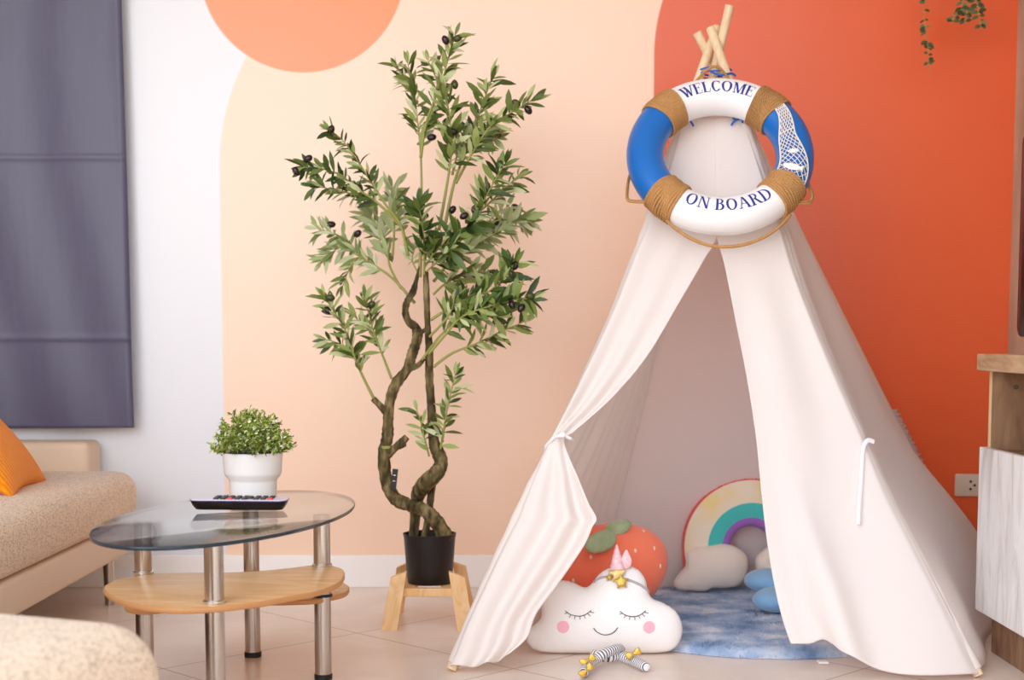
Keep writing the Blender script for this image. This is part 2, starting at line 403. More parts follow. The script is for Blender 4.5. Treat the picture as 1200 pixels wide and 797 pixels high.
def jute(t, b):
    w = t.add('ShaderNodeTexWave'); w.inputs['Scale'].default_value = 70; w.inputs['Distortion'].default_value = 1.0; w.bands_direction = 'DIAGONAL'
    t.link(t.coord('UV', (1, 0.06, 1)), w.inputs['Vector'])
    n = t.noise(120, 3, t.coord('Object'))
    t.link(t.mix(t.math('MULTIPLY', t.math('ADD', w.outputs['Fac'], n), 0.5), lin((168, 116, 66)), lin((232, 182, 122))), b.inputs['Base Color'])
    bn = t.add('ShaderNodeBump'); bn.inputs['Strength'].default_value = 0.8; bn.inputs['Distance'].default_value = 0.002
    t.link(w.outputs['Fac'], bn.inputs['Height']); t.link(bn.outputs[0], b.inputs['Normal'])
m_jute = mat('brown_jute_rope', rough=0.9, spec=0.15, build=jute)
m_net = mat('cream_net_string', (236, 226, 210), 0.8)
m_shell = mat('white_plaster_fish', (244, 242, 238), 0.5)
m_plush = mat('white_plush', (248, 245, 244), 0.95, spec=0.1, sheen=0.3, bump=(300, 0.18))
m_thread = mat('grey_thread', (92, 84, 86), 0.8)
m_blush = mat('pink_felt', (250, 184, 200), 0.9, sheen=0.2)
m_pinksat = mat('pink_satin', (248, 190, 200), 0.45, noise=(90, (252, 222, 226), (1, 1, 1)))
m_gold = mat('gold_lame', (214, 176, 84), 0.35, 0.6, bump=(90, 0.5))
m_palegold = mat('pale_gold_lame', (240, 214, 140), 0.4, 0.4, bump=(90, 0.5))
m_greyrib = mat('grey_ribbon', (176, 172, 180), 0.5)
def stripes(t, b):
    sx = t.add('ShaderNodeSeparateXYZ'); t.link(t.coord('UV'), sx.inputs[0])
    f = t.math('GREATER_THAN', t.math('FRACT', t.math('MULTIPLY', sx.outputs[0], 125.0)), 0.58)
    t.link(t.mix(f, lin((244, 242, 244)), lin((92, 92, 104))), b.inputs['Base Color'])
m_stripe = mat('grey_striped_jersey', rough=0.85, build=stripes)
m_berry = mat('coral_plush', (252, 116, 84), 0.75, spec=0.2, sheen=0.35, noise=(5, (254, 138, 104), (1, 1, 1)), bump=(220, 0.25))
m_sepal = mat('sage_plush', (172, 186, 146), 0.85, sheen=0.3, noise=(18, (142, 160, 118), (1, 1, 1)), bump=(90, 0.3))
m_seed = mat('cream_seed_felt', (246, 222, 210), 0.9)
def rainbow(t, b):
    sx = t.add('ShaderNodeSeparateXYZ'); t.link(t.coord('UV'), sx.inputs[0])
    x, y = sx.outputs[0], sx.outputs[1]
    d = t.math('SQRT', t.math('ADD', t.math('POWER', t.math('ABSOLUTE', x), 2.0), t.math('POWER', t.math('ABSOLUTE', t.math('SUBTRACT', y, RB_C)), 2.0)))
    r = t.math('DIVIDE', d, RB_R)
    n = t.noise(9, 2, t.coord('UV'))
    cream = t.mix(t.ramp(n, [(0.45, (0, 0, 0, 1)), (0.65, (1, 1, 1, 1))]), lin((250, 236, 214)), lin((250, 226, 160)))
    rr = t.ramp(r, [(0.0, lin((176, 120, 212))), (0.425, lin((84, 204, 198))), (0.64, lin((252, 240, 226))), (0.965, lin((232, 92, 92)))], 'CONSTANT')
    isc = t.math('MULTIPLY', t.math('GREATER_THAN', r, 0.64), t.math('LESS_THAN', r, 0.965))
    t.link(t.mix(isc, rr, cream), b.inputs['Base Color'])
RB_C = 0.135; RB_R = 0.21
m_rainbow = mat('rainbow_plush', rough=0.9, spec=0.1, sheen=0.3, build=rainbow)
m_cloudcream = mat('cream_plush', (246, 232, 218), 0.95, spec=0.1, sheen=0.3, bump=(200, 0.3))
m_bluesoft = mat('sky_blue_velour', (130, 178, 218), 0.8, sheen=0.4, bump=(200, 0.2))
def rugc(t, b):
    n = t.ramp(t.noise(7, 3, t.coord('Object', (1, 1.5, 0.2)), 0.55, 0.4), [(0.34, lin((104, 134, 176))), (0.5, lin((164, 184, 212))), (0.66, lin((224, 226, 234)))])
    t.link(n, b.inputs['Base Color'])
m_rug = mat('tie_dye_blue_pile', rough=0.95, spec=0.1, sheen=0.2, build=rugc)
m_label = mat('white_care_label', (242, 238, 236), 0.7)
m_outlet = mat('ivory_plastic', (214, 198, 178), 0.4)
m_purple = mat('violet_plastic', (74, 52, 132), 0.3)
m_silver = mat('silver_lilac_plastic', (214, 208, 218), 0.35)
m_button = mat('dark_grey_rubber', (48, 46, 52), 0.5)
m_red = mat('red_rubber', (222, 66, 60), 0.5)
def glassy(tint, edge=False):
    m = bpy.data.materials.new('clear_glass' if not edge else 'glass_cut_edge'); m.use_nodes = True; t = NT(m)
    t.n.remove(t.n['Principled BSDF']); out = t.n['Material Output']
    if edge:
        g = t.add('ShaderNodeBsdfPrincipled'); g.inputs['Base Color'].default_value = lin((34, 52, 62)); g.inputs['Roughness'].default_value = 0.1
        t.link(g.outputs[0], out.inputs[0]); return m
    tr = t.add('ShaderNodeBsdfTransparent'); tr.inputs[0].default_value = tint
    gl = t.add('ShaderNodeBsdfGlossy'); gl.inputs['Roughness'].default_value = 0.02
    fr = t.add('ShaderNodeFresnel'); ge = t.add('ShaderNodeNewGeometry'); t.link(t.math('MULTIPLY_ADD', ge.outputs['Backfacing'], 1 / 1.5 - 1.5, 1.5), fr.inputs[0])
    mx = t.add('ShaderNodeMixShader'); t.link(fr.outputs[0], mx.inputs[0]); t.link(tr.outputs[0], mx.inputs[1]); t.link(gl.outputs[0], mx.inputs[2])
    t.link(mx.outputs[0], out.inputs[0]); return m
m_glass = glassy((0.95, 0.97, 0.965, 1)); m_glassedge = glassy(None, True)

# ================================================================== ROOM
XR = P(1190.5, 100, YW).x; XL = -2.75; ZC = 2.7; YF = -0.6
def slab(name, lo, hi, m, bev=0.0):
    b = MB(); b.box(lo, hi, bev); return struct(b.build(name, m, smooth=False))
slab('floor', (XL - 0.1, YF, -0.1), (XR + 0.1, YW + 0.1, 0), m_floor)
slab('wall_back', (XL - 0.1, YW, 0), (XR + 0.1, YW + 0.1, ZC), m_wall)
slab('wall_left', (XL - 0.1, 1.4, 0), (XL, YW, ZC), m_plaster)
slab('wall_right', (XR, 0.2, 0), (XR + 0.1, YW, ZC), m_paper)
slab('ceiling', (XL - 0.1, 2.3, ZC), (XR + 0.1, YW + 0.1, ZC + 0.1), m_ceil)
zb = P(430, 650.5, YW).z
b = MB(); b.box((XL, YW - 0.012, 0), (XR, YW, zb), 0.003); struct(b.build('baseboard_back', m_base, smooth=False))
b = MB(); b.box((XR - 0.012, 0.2, 0), (XR, YW - 0.012, zb), 0.003); struct(b.build('baseboard_right', m_base, smooth=False))

# ------------------------------------------------------------------ curtain
c = thing('curtain', 'violet grey flat curtain hanging at the left end of the back wall', 'curtain', (-1.9, YW - 0.05, 0.55))
tl, br_ = P(142, 0, YW - 0.05), P(158, 501, YW - 0.05)
rows = []
ztop, zbot = 2.38, br_.z
for i in range(241):
    t = i / 240; z = lerp(ztop, zbot, t); xr = lerp(tl.x, br_.x, (tl.z - z) / (tl.z - br_.z)) if z < tl.z else tl.x
    r = []
    for k in range(61):
        s = k / 60; x = lerp(-2.45, xr, s)
        y = YW - 0.05 + 0.006 * math.sin(9 * s + 2.0 * t) * (0.4 + t) + 0.004 * math.sin(31 * s + 3 * math.sin(4 * t)) * sstep(0.0, 0.3, t)
        for zc_ in (P(100, 187, YW).z, P(100, 396, YW).z):
            y -= 0.004 * math.exp(-((z - zc_) / 0.007) ** 2)
        zz = z - (0.012 * (1 - s) if i == 240 else 0)
        r.append(V((x, y, zz)))
    rows.append(r)
b = MB(); b.grid(rows); b.build('fabric', m_curtain, c, solid=0.004)
b = MB(); b.tube([(-2.6, YW - 0.06, 2.40), (-1.1, YW - 0.06, 2.40)], 0.012, 12)
for x in (-2.5, -1.15): b.box((x - 0.01, YW - 0.06, 2.385), (x + 0.01, YW - 0.001, 2.40))
b.build('curtain_rod', m_steel, c)

# ------------------------------------------------------------------ sofa
XS = -1.147
s_ = thing('sofa', 'beige speckled sofa seat with cream leatherette base along the left side', 'sofa', (-1.75, 3.1, 0))
b = MB(); b.box((-2.35, 1.5, 0.235), (XS, 4.46, 0.392), 0.06, 5); b.build('seat_cushion', m_speck, s_, angle=180)
b = MB(); b.box((-2.35, 1.52, 0.148), (XS - 0.012, 4.44, 0.24), 0.012, 3); b.build('base', m_leather, s_)
b = MB(); b.box((-2.62, 1.5, 0.148), (-2.28, 4.46, 0.78), 0.06, 4); b.build('backrest', m_leather, s_)
xa = P(110, 540, 4.5).x; za = P(60, 517, 4.5).z
b = MB(); b.box((-2.3, 4.44, 0.148), (xa, 4.59, za), 0.02, 3); b.build('armrest', m_leather, s_)
for x, y in ((XS - 0.06, 4.3), (XS - 0.06, 1.7), (-2.5, 4.3), (-2.5, 1.7)):
    b = MB(); b.tube([(x, y, 0), (x, y, 0.15)], [0.014, 0.018], 14); b.build('leg', m_steel, s_)
# ottoman
o_ = thing('ottoman', 'beige speckled ottoman in the near left corner of the picture', 'ottoman', (-0.82, 1.8, 0))
M = Matrix.Translation((-0.485, 2.10, 0)) @ Matrix.Rotation(math.radians(-22), 4, 'Z')
b = MB(); b.box((-0.44, -0.58, 0.12), (0, 0, 0.39), 0.085, 6, M); b.build('cushion', m_speck, o_, angle=180)
b = MB(); b.box((-0.42, -0.56, 0.06), (-0.02, -0.02, 0.13), 0.01, 2, M); b.build('base', m_leather, o_)
for x, y in ((-0.38, -0.52), (-0.06, -0.52), (-0.38, -0.06), (-0.06, -0.06)):
    b = MB(); p = M @ V((x, y, 0)); b.tube([p, p + V((0, 0, 0.065))], 0.016, 12); b.build('leg', m_steel, o_)
# orange pillow
c0 = V((-1.335, 4.14, 0.388)); e1 = V((-0.11, 1, 0)).normalized(); e2 = V((-0.72, 0.06, 0.70))
fr = frame(c0, -e1, e2)   # u runs towards the camera
a = 0.43
ol = []
for k in range(40):
    q = k / 40 * 4; i = int(q); f_ = q - i
    cs = [(0, 0), (a, 0), (a, a), (0, a)]; p, n_ = V(cs[i]), V(cs[(i + 1) % 4]); w = p.lerp(n_, f_)
    mid = V((a / 2, a / 2)); w = w + (mid - w).normalized() * 0.018 * math.sin(PI * f_); ol.append((w.x, w.y))
pl = Pillow(ol, 0.075, 60, 2, 0.6); b = MB(); pl.mesh(b, lambda u, v, w: fr(u, v, w))
tag(b.build("throw_cushion", m_cord, angle=180, loc=c0), 'bright orange corduroy cushion lying on the speckled sofa seat', 'cushion')

# ------------------------------------------------------------------ coffee table
ZG = 0.397; ZS1 = 0.268; ZS2 = 0.196
ct = thing('coffee_table', 'oval glass coffee table with two honey wood shelves and steel legs', 'table', (-0.64, 3.29, 0))
th = math.radians(9.1); ca, sa = math.cos(th), math.sin(th); tc0 = V((-0.636, 3.29, 0))
# long axis mostly along Y, leaning to +X at the far end
def ell(u, v, w): return V((tc0.x + u * ca + v * sa, tc0.y - u * sa + v * ca, w))
b = MB(); b.prism(disc(1, 96, 0.248, 0.525), ZG - 0.008, ZG, ell, 0.002)
for i, f in enumerate(b.f):
    ps = [V(b.v[j]) for j in f]; n = (ps[1] - ps[0]).cross(ps[2] - ps[0])
    b.mi[i] = 0 if len(f) > 10 else 1
b.build('glass_top', [m_glass, m_glassedge], ct, angle=50)
px_up = [(121, 690), (132, 681), (155, 676), (185, 672), (230, 671), (290, 670), (335, 666), (370, 662), (395, 664), (404, 671), (398, 682), (375, 692), (340, 699), (300, 706), (255, 711), (210, 713), (170, 710), (138, 702)]
pts = [PZ(x, y, ZS1) for x, y in px_up]; pts = cr([(p.x, p.y) for p in pts], 5, True); up = [(p.x, p.y) for p in pts][::-1]
b = MB(); b.prism(up, ZS1 - 0.012, ZS1, lambda u, v, w: V((u, v, w)), 0.003)
for i, f in enumerate(b.f): b.mi[i] = 0 if len(f) > 10 else 1
b.build('shelf', [m_beech, m_beech_edge], ct, angle=50)
ctr = V((-0.634, 3.275))
low = [(2 * ctr.x - x, 2 * ctr.y - y) for x, y in up]
b = MB(); b.prism(low, ZS2 - 0.012, ZS2, lambda u, v, w: V((u, v, w)), 0.003)
for i, f in enumerate(b.f): b.mi[i] = 0 if len(f) > 10 else 1
b.build('shelf', [m_beech, m_beech_edge], ct, angle=50)
legs = [(-0.598, 2.88, (ZS1,)), (-0.832, 3.24, (ZS1, ZS2)), (-0.443, 3.35, (ZS1, ZS2)), (-0.651, 3.59, (ZS2,))]
for x, y, zs in legs:
    b = MB(); b.tube([(x, y, 0.012), (x, y, ZG - 0.0085)], 0.0195, 28)
    lo = b.build('leg', m_steel, ct)
    b = MB(); b.lathe([(0.021, 0), (0.0215, 0.012), (0.019, 0.014)], (x, y, 0), 24); b.build('foot', m_dark, lo)
    for z in zs:
        b = MB(); b.lathe([(0.0235, z + 0.0005), (0.0235, z + 0.005), (0.020, z + 0.007)], (x, y, 0), 28); b.build('collar', m_chrome if z == ZS1 else m_dark, lo)
# remote control
RM = frame(PZ(281, 597, ZG + 0.001), (1, -0.06, 0), (0.06, 1, 0))
rc = thing('remote_control', 'dark remote control with silver keypad face on the glass table', 'remote control', PZ(281, 597, ZG + 0.001))
rr_ = lambda hx, hy, r: [(sx * (hx - r) + r * math.cos(math.radians(a0 + 15 * k)), sy * (hy - r) + r * math.sin(math.radians(a0 + 15 * k))) for sx, sy, a0 in ((1, 1, 0), (-1, 1, 90), (-1, -1, 180), (1, -1, 270)) for k in range(7)]
def loft(b, secs, fn, mi=0):
    n = len(secs[0][0]); vs = [fn(p[0], p[1], z) for o, z in secs for p in o]
    fs = [(i * n + k, i * n + (k + 1) % n, (i + 1) * n + (k + 1) % n, (i + 1) * n + k) for i in range(len(secs) - 1) for k in range(n)]
    b.add(vs, fs + [tuple(range(n))[::-1], tuple(range((len(secs) - 1) * n, len(secs) * n))], [(p[0], p[1]) for o, z in secs for p in o], mi)
sh = lambda o, dx: [(x + dx, y) for x, y in o]
tilt = lambda u, v, w: RM(u, v, w + v * 0.05 + 0.0018)
b = MB(); loft(b, [(rr_(0.103, 0.019, 0.015), 0), (rr_(0.110, 0.025, 0.018), 0.010), (rr_(0.115, 0.028, 0.02), 0.021)], tilt); body = b.build('body', m_black, rc)
b = MB(); loft(b, [(rr_(0.1155, 0.0284, 0.02), 0.0205), (rr_(0.116, 0.0288, 0.02), 0.0225)], tilt); b.build('rim', m_purple, rc)
b = MB(); loft(b, [(rr_(0.114, 0.027, 0.02), 0.0225), (rr_(0.112, 0.025, 0.018), 0.0245)], tilt); b.build('keypad_face', m_silver, rc)
for i in range(8):
    for j in range(3):
        u = -0.052 + i * 0.0165 + (0.012 if i > 4 else 0); v = -0.0155 + j * 0.0145
        red = (i, j) in ((2, 0), (7, 0))
        b = MB(); loft(b, [(sh(rr_(0.0062, 0.0048, 0.0025), u), 0.0242), (sh(rr_(0.0052, 0.004, 0.002), u), 0.0285)], lambda x, y, w, v=v: tilt(x, y + v, w))
        b.build('button', m_red if red else m_button, rc)
b = MB(); loft(b, [(sh(rr_(0.012, 0.012, 0.0115), 0.024), 0.0242), (sh(rr_(0.010, 0.010, 0.0098), 0.024), 0.0292)], tilt); b.build('navigation_ring', m_button, rc)

# small potted plant
pc = PZ(297, 590.5, ZG + 0.0005); pp = thing('potted_plant', 'small bushy green plant in white pot on the glass table', 'plant', pc)
b = MB(); b.lathe([(0.052, 0), (0.056, 0.003), (0.0575, 0.055), (0.0585, 0.060), (0.067, 0.070), (0.0695, 0.078), (0.0725, 0.122), (0.0735, 0.1245), (0.0715, 0.126), (0.068, 0.122), (0.066, 0.100), (0.001, 0.100)], pc, 56); b.build('pot', m_white_cer, pp, angle=50)
b = MB(); b.lathe([(0.0655, 0.105), (0.0715, 0.1265), (0.0745, 0.1295), (0.0735, 0.1315), (0.064, 0.124), (0.001, 0.122)], pc, 48, capped=False); b.build('liner_pot', m_potblk, pp)
bs = MB(); bl = MB(); top = pc + V((0, 0, 0.118))
for k in range(330):
    z = rnd.random() ** 1.35; az = rnd.uniform(0, 2 * PI); el = math.asin(min(1, 0.02 + z * 0.98)); 
    d = V((math.cos(el) * math.cos(az), math.cos(el) * math.sin(az), math.sin(el)))
    Rr = 0.098 * rnd.uniform(0.78, 1.04); tip = top + V((d.x * Rr, d.y * Rr, 0.014 + d.z * Rr * 1.0)); base = top + V((d.x * 0.03, d.y * 0.03, 0.0))
    bs.tube([base, base.lerp(tip, 0.6) + V((0, 0, 0.004)), tip], 0.0008, 4, False)
    ax = (tip - base).normalized()
    for j in range(20):
        f = rnd.uniform(0.45, 1.0); p = base.lerp(tip, f)
        rv = V((rnd.gauss(0, 1), rnd.gauss(0, 1), rnd.gauss(0, 1))).normalized()
        dd = ax * 0.75 + rv * 0.85; bl.leaf(p, dd, rv.cross(dd) + V((0, 0, 0.3)), rnd.uniform(0.008, 0.014), rnd.uniform(0.0035, 0.0055), 0.2)
bs.build('stems', m_twig, pp); bl.build('foliage', m_bushleaf, pp, smooth=False)

# ------------------------------------------------------------------ plant stand + olive tree
SX, SY = -0.232, 4.05
ps_ = thing('plant_stand', 'low four-legged pine plant stand under the black pot', 'plant stand', (SX, SY, 0))
ZP = 0.110
for ix, iy in ((-1, -1), (1, -1), (1, 1), (-1, 1)):
    ft = V((SX + ix * 0.105, SY + iy * 0.125, 0)); tp = V((SX + ix * 0.080, SY + iy * 0.088, 0.146)) 
    b = MB(); d = tp - ft; wx = V((0.022, 0, 0)); wy = V((0, 0.012, 0))
    if iy > 0: wx = V((0.019, 0.008, 0))
    ring = lambda p: [p - wx - wy, p + wx - wy, p + wx + wy, p - wx + wy]
    top_ = [q + V((0, 0, 0.010 * (1 if ix * (1 if k in (1, 2) else -1) < 0 else -0.6))) for k, q in enumerate(ring(tp))]
    b.add(ring(ft) + top_, [(3, 2, 1, 0), (4, 5, 6, 7), (0, 1, 5, 4), (1, 2, 6, 5), (2, 3, 7, 6), (3, 0, 4, 7)]); b.build('leg', m_pine, ps_, smooth=False)
for iy in (-1, 1):
    b = MB(); y = SY + iy * 0.085; b.box((SX - 0.075, y - 0.011, 0.086), (SX + 0.075, y + 0.011, ZP - 0.001), 0.002); b.build('rail', m_pine, ps_, smooth=False)
for ix in (-1, 1):
    b = MB(); x = SX + ix * 0.055; b.box((x - 0.02, SY - 0.074, 0.092), (x + 0.02, SY + 0.074, ZP - 0.001), 0.002); b.build('rail', m_pine, ps_, smooth=False)
TY = 4.05
tr = thing('potted_olive_tree', 'tall artificial olive tree with twisted trunk in a black pot', 'tree', (SX, SY, ZP))
tp0 = V((SX, SY, ZP))
b = MB(); b.lathe([(0.060, 0), (0.0635, 0.004), (0.0725, 0.128), (0.0745, 0.136), (0.0755, 0.140), (0.0725, 0.140), (0.070, 0.125), (0.069, 0.112)], tp0, 48, capped=False)
b.lathe([(0.0005, 0.002), (0.060, 0.0)], tp0, 48, capped=False); b.build('pot', m_potblk, tr, angle=50)
b = MB(); b.lathe([(0.0697, 0.112), (0.04, 0.118), (0.001, 0.120)], tp0, 32, capped=False); b.build('soil', m_soil, tr)
sc = TY / F
def limb(pxs, rs, name, wob=0.0, seg=12, m=m_bark, parent=tr, par=None):
    n = 7; pts = cr([P(x, y, TY + dy) for x, y, dy in pxs], n); rad = [V((r * sc, 0, 0)) for r in rs]; rad = [p.x for p in cr(rad, n)]
    rad = [r * (1 + wob * rnd.uniform(-1, 1)) for r in rad]
    b = MB(); b.tube(pts, rad, seg); return b.build(name, m, parent, angle=180)
T1 = [(523, 632, -.02), (512, 612, -.03), (497, 598, -.035), (480, 592, -.02), (464, 585, 0), (455, 570, 0.01), (451, 552, 0.01), (450, 530, 0), (454, 512, 0), (455, 490, -.01), (457, 470, 0), (464, 450, 0), (477, 433, 0), (483, 415, 0), (489, 396, 0.01), (487, 384, 0.01), (479, 377, 0), (475, 366, -.01), (477, 354, -.01), (484, 342, 0), (488, 328, 0), (492, 312, 0)]
limb(T1, [10.5, 9, 8, 7.8, 8, 7.8, 7.6, 7.2, 7, 6.3, 6, 6.6, 6, 6, 6, 5.4, 4.6, 4, 4, 4, 2.4, 1.6], 'trunk', 0.10)
T2 = [(484, 634, .03), (486, 612, .03), (488, 592, .03), (491, 577, .02), (500, 565, -.02), (511, 555, -.02), (517, 543, 0), (514, 532, 0), (509, 520, 0), (507, 500, 0), (505, 470, 0), (503, 440, 0.01), (503, 410, 0), (501, 380, 0), (500, 350, 0), (499, 318, 0)]
limb(T2, [6, 6, 7, 9, 10, 9.4, 8, 8.2, 6.6, 5.8, 5, 5, 4.6, 3.6, 3.8, 3], 'trunk', 0.06)
limb([(497, 634, -.01), (502, 605, 0.01), (505, 580, 0.02), (506, 562, 0.01)], [4.5, 4, 4.5, 6], 'trunk', 0.06)
limb([(455, 532, 0), (463, 525, -.02), (472, 517, -.03), (477, 512, -.03)], [5.5, 4.4, 4.6, 3.6], 'branch_stub', 0.06)
limb([(468, 524, -.02), (474, 521, -.035)], [3, 3], 'branch_stub')
limb([(455, 486, 0), (446, 476, -.01), (437, 467, -.01)], [5, 4, 3.6], 'branch_stub', 0.05)
limb([(479, 432, 0), (490, 428, -.02), (497, 420, -.02)], [4.5, 3.2, 2.2], 'branch_stub', 0.05)
limb([(489, 392, 0), (496, 388, 0), (502, 384, 0)], [3.5, 2.6, 2.2], 'branch_stub')
b = MB(); b.lathe([(7.6 * sc, -0.004), (8.2 * sc, 0), (7.6 * sc, 0.004)], P(453.5, 524, TY - 0.002), 16, capped=False); b.build('tie_band', m_twig, tr)
b = MB(); q = P(462, 562, TY - 0.012); b.box((-0.008, -0.001, -0.03), (0.008, 0.001, 0.03), 0, M=Matrix.Translation(q) @ Matrix.Rotation(0.12, 4, 'Y')); tg = b.build('price_tag', m_black, tr, smooth=False)
b = MB()
for k, z in enumerate((0.012, -0.004)): b.box((-0.004, -0.0016, z - 0.001), (0.003, -0.0011, z + 0.001), 0, M=Matrix.Translation(q) @ Matrix.Rotation(0.12, 4, 'Y'))
b.build('tag_print', m_label, tg, smooth=False)
# branches: pixel polyline, depth offset start/end, leaf start fraction, density, leaf length px, material
BR = [
 ([(492, 325), (494, 240), (493, 180), (489, 140), (485, 105), (478, 75)], 0, .02, .60, 1.0, 21, m_leaf),
 ([(487, 120), (475, 95), (466, 78)], .02, .05, .35, 1.1, 19, m_leaf),
 ([(493, 185), (498, 150), (508, 120), (520, 88), (528, 58), (533, 42)], 0, -.03, .25, 1.35, 21, m_leaf),
 ([(510, 115), (512, 95), (502, 72)], 0, .03, .2, 1.3, 20, m_leaf),
 ([(514, 270), (524, 215), (529, 175), (527, 140), (522, 105)], 0, -.04, .40, 1.3, 23, m_leaf),
 ([(522, 262), (532, 215), (545, 180), (556, 150), (568, 115), (577, 92)], 0, 0.02, .40, 1.35, 23, m_leaf),
 ([(534, 215), (556, 175), (575, 148), (598, 133), (622, 118)], 0, -.06, .2, 1.25, 22, m_leaf),
 ([(530, 205), (540, 170), (555, 158), (578, 160)], 0, .04, .2, 1.3, 23, m_leafp),
 ([(528, 170), (520, 150), (508, 135)], 0, .0, .2, 1.0, 20, m_leafd),
 ([(524, 302), (548, 270), (562, 245), (574, 222), (585, 203), (592, 192)], -.02, -.08, .35, 1.25, 23, m_leafd),
 ([(560, 250), (582, 230), (598, 215), (608, 205)], -.02, .02, .15, 1.1, 22, m_leaf),
 ([(497, 322), (497, 290), (495, 262), (490, 240)], -.05, -.10, .15, 1.5, 25, m_leafd),
 ([(498, 312), (515, 290), (530, 283), (552, 262)], -.05, -.12, .1, 1.4, 25, m_leafd),
 ([(500, 318), (520, 300), (528, 292)], -.05, -.14, .1, 1.4, 24, m_leafd),
 ([(508, 330), (530, 305), (560, 285), (590, 268), (615, 255)], .05, .14, .25, 1.5, 24, m_leafp),
 ([(535, 305), (560, 275), (590, 245), (615, 262)], .08, .18, .2, 1.3, 22, m_leafp),
 ([(505, 375), (528, 360), (548, 350), (575, 340), (598, 318), (604, 308)], -.03, -.12, .2, 1.6, 25, m_leafd),
 ([(508, 345), (525, 330), (545, 322), (570, 318)], -.02, .06, .2, 1.4, 24, m_leaf),
 ([(502, 415), (522, 392), (540, 372), (570, 360), (600, 352), (622, 350)], -.04, -.14, .35, 1.5, 25, m_leafd),
 ([(503, 395), (522, 375), (535, 360), (560, 372), (580, 370)], -.03, -.08, .3, 1.4, 26, m_leaf),
 ([(508, 430), (530, 414), (560, 402), (588, 388), (612, 378)], -.02, -.06, .35, 1.2, 23, m_leaf),
 ([(494, 422), (512, 398), (530, 378), (550, 352)], -.03, -.02, .45, 1.2, 24, m_leafd),
 ([(486, 355), (462, 328), (440, 312), (420, 300), (400, 290), (378, 305)], .03, .12, .38, 1.25, 22, m_leafp),
 ([(430, 308), (412, 288), (395, 275), (372, 268)], .08, .12, .2, 1.1, 22, m_leafp),
 ([(418, 302), (408, 318), (402, 335)], .08, .10, .15, 1.0, 20, m_leaf),
 ([(470, 338), (458, 315), (453, 295), (445, 270), (432, 250)], .04, .16, .4, 1.6, 26, m_leafp),
 ([(460, 300), (462, 270), (462, 245), (460, 220)], .05, .14, .3, 1.3, 24, m_leafp),
 ([(478, 300), (470, 265), (452, 240), (434, 212), (420, 190), (402, 165), (387, 153)], -.01, -.06, .45, 1.35, 18, m_leafd),
 ([(470, 265), (445, 240), (420, 222), (398, 205), (375, 197), (356, 196)], -.01, -.08, .25, 1.5, 19, m_leafd),
 ([(440, 236), (415, 228), (390, 222), (368, 218)], -.02, -.06, .25, 1.2, 20, m_leafd),
 ([(459, 444), (449, 418), (441, 398), (434, 375), (428, 350)], -.01, -.04, .30, 1.4, 21, m_leaf),
 ([(438, 467), (427, 445), (418, 425), (412, 408), (405, 388), (392, 366), (380, 348)], -.02, -.04, .25, 1.15, 20, m_leaf),
 ([(420, 428), (410, 412), (395, 402), (382, 398)], -.02, -.02, .2, 1.1, 21, m_leafd),
 ([(440, 395), (425, 380), (412, 368)], -.02, .0, .2, 1.0, 18, m_leaf),
 ([(515, 532), (520, 505), (524, 480), (529, 458), (533, 440)], -.01, -.04, .10, 1.05, 21, m_leaf),
 ([(503, 535), (498, 515), (493, 495), (489, 482)], -.01, -.02, .10, .9, 18, m_leaf),
 ([(489, 318), (483, 350 - 45), (486, 292)], 0, .03, .3, 1.0, 22, m_leafp),
]
SAM = []
for pxs, d0, d1, f0, dens, LL, lm in BR:
    m = len(pxs); pts = [P(x, y, TY + lerp(d0, d1, i / (m - 1))) for i, (x, y) in enumerate(pxs)]
    pts = resample(cr(pts, 8), 40); L = sum((q - p).length for p, q in zip(pts, pts[1:]))
    r0 = min(2.0, 0.9 + L * 3.0) * sc; b = MB(); b.tube(pts, [lerp(r0, 0.45 * sc, i / 39) for i in range(40)], 6)
    br = b.build('branch', m_twig, tr, angle=180)
    for i in range(0, 40): SAM.append((pts[i], i / 39))
    n = int(L * (1 - f0) / 0.0050 * dens); bl = MB()
    for k in range(n):
        f = f0 + (1 - f0) * (k + rnd.random()) / n; i = min(38, int(f * 39)); p = pts[i].lerp(pts[i + 1], f * 39 - i)
        t = (pts[i + 1] - pts[i]).normalized(); rv = V((rnd.gauss(0, 1), rnd.gauss(0, 0.8), rnd.gauss(0, 1)))
        rv = (rv - t * rv.dot(t)).normalized(); d = t * rnd.uniform(0.25, 1.1) + rv * rnd.uniform(0.4, 1.15) + V((0, 0, -0.05))
        nn = V((rnd.gauss(0, .6), -0.8, rnd.gauss(0.5, .6)))
        Lf = LL * sc * rnd.uniform(0.72, 1.3); bl.leaf(p, d, nn, Lf, Lf * rnd.uniform(0.20, 0.32), rnd.uniform(-.15, .5))
    for k in range(2):
        t = (pts[-1] - pts[-3]).normalized(); bl.leaf(pts[-1], t + V((rnd.uniform(-.4, .4), 0, rnd.uniform(-.4, .4))), V((0, -1, .3)), LL * sc * 0.8, LL * sc * .22, 0.1)
    bl.build('foliage', lm, br, angle=180)
OL = [(522, 47, 0), (536, 45, 1), (619, 129, 0), (605, 121, 1), (531, 154, 0), (506, 161, 0), (583, 157, 1), (533, 99, 1), (388, 152, 0), (361, 186, 0), (347, 201, 0), (388, 263, 0), (419, 274, 0), (479, 253, 0), (497, 253, 0), (530, 246, 0), (544, 253, 0), (604, 243, 0), (616, 260, 0), (581, 261, 0), (387, 349, 1), (384, 364, 0), (604, 311, 0), (601, 322, 1), (600, 357, 0), (611, 361, 0), (622, 347, 1), (435, 357, 1)]
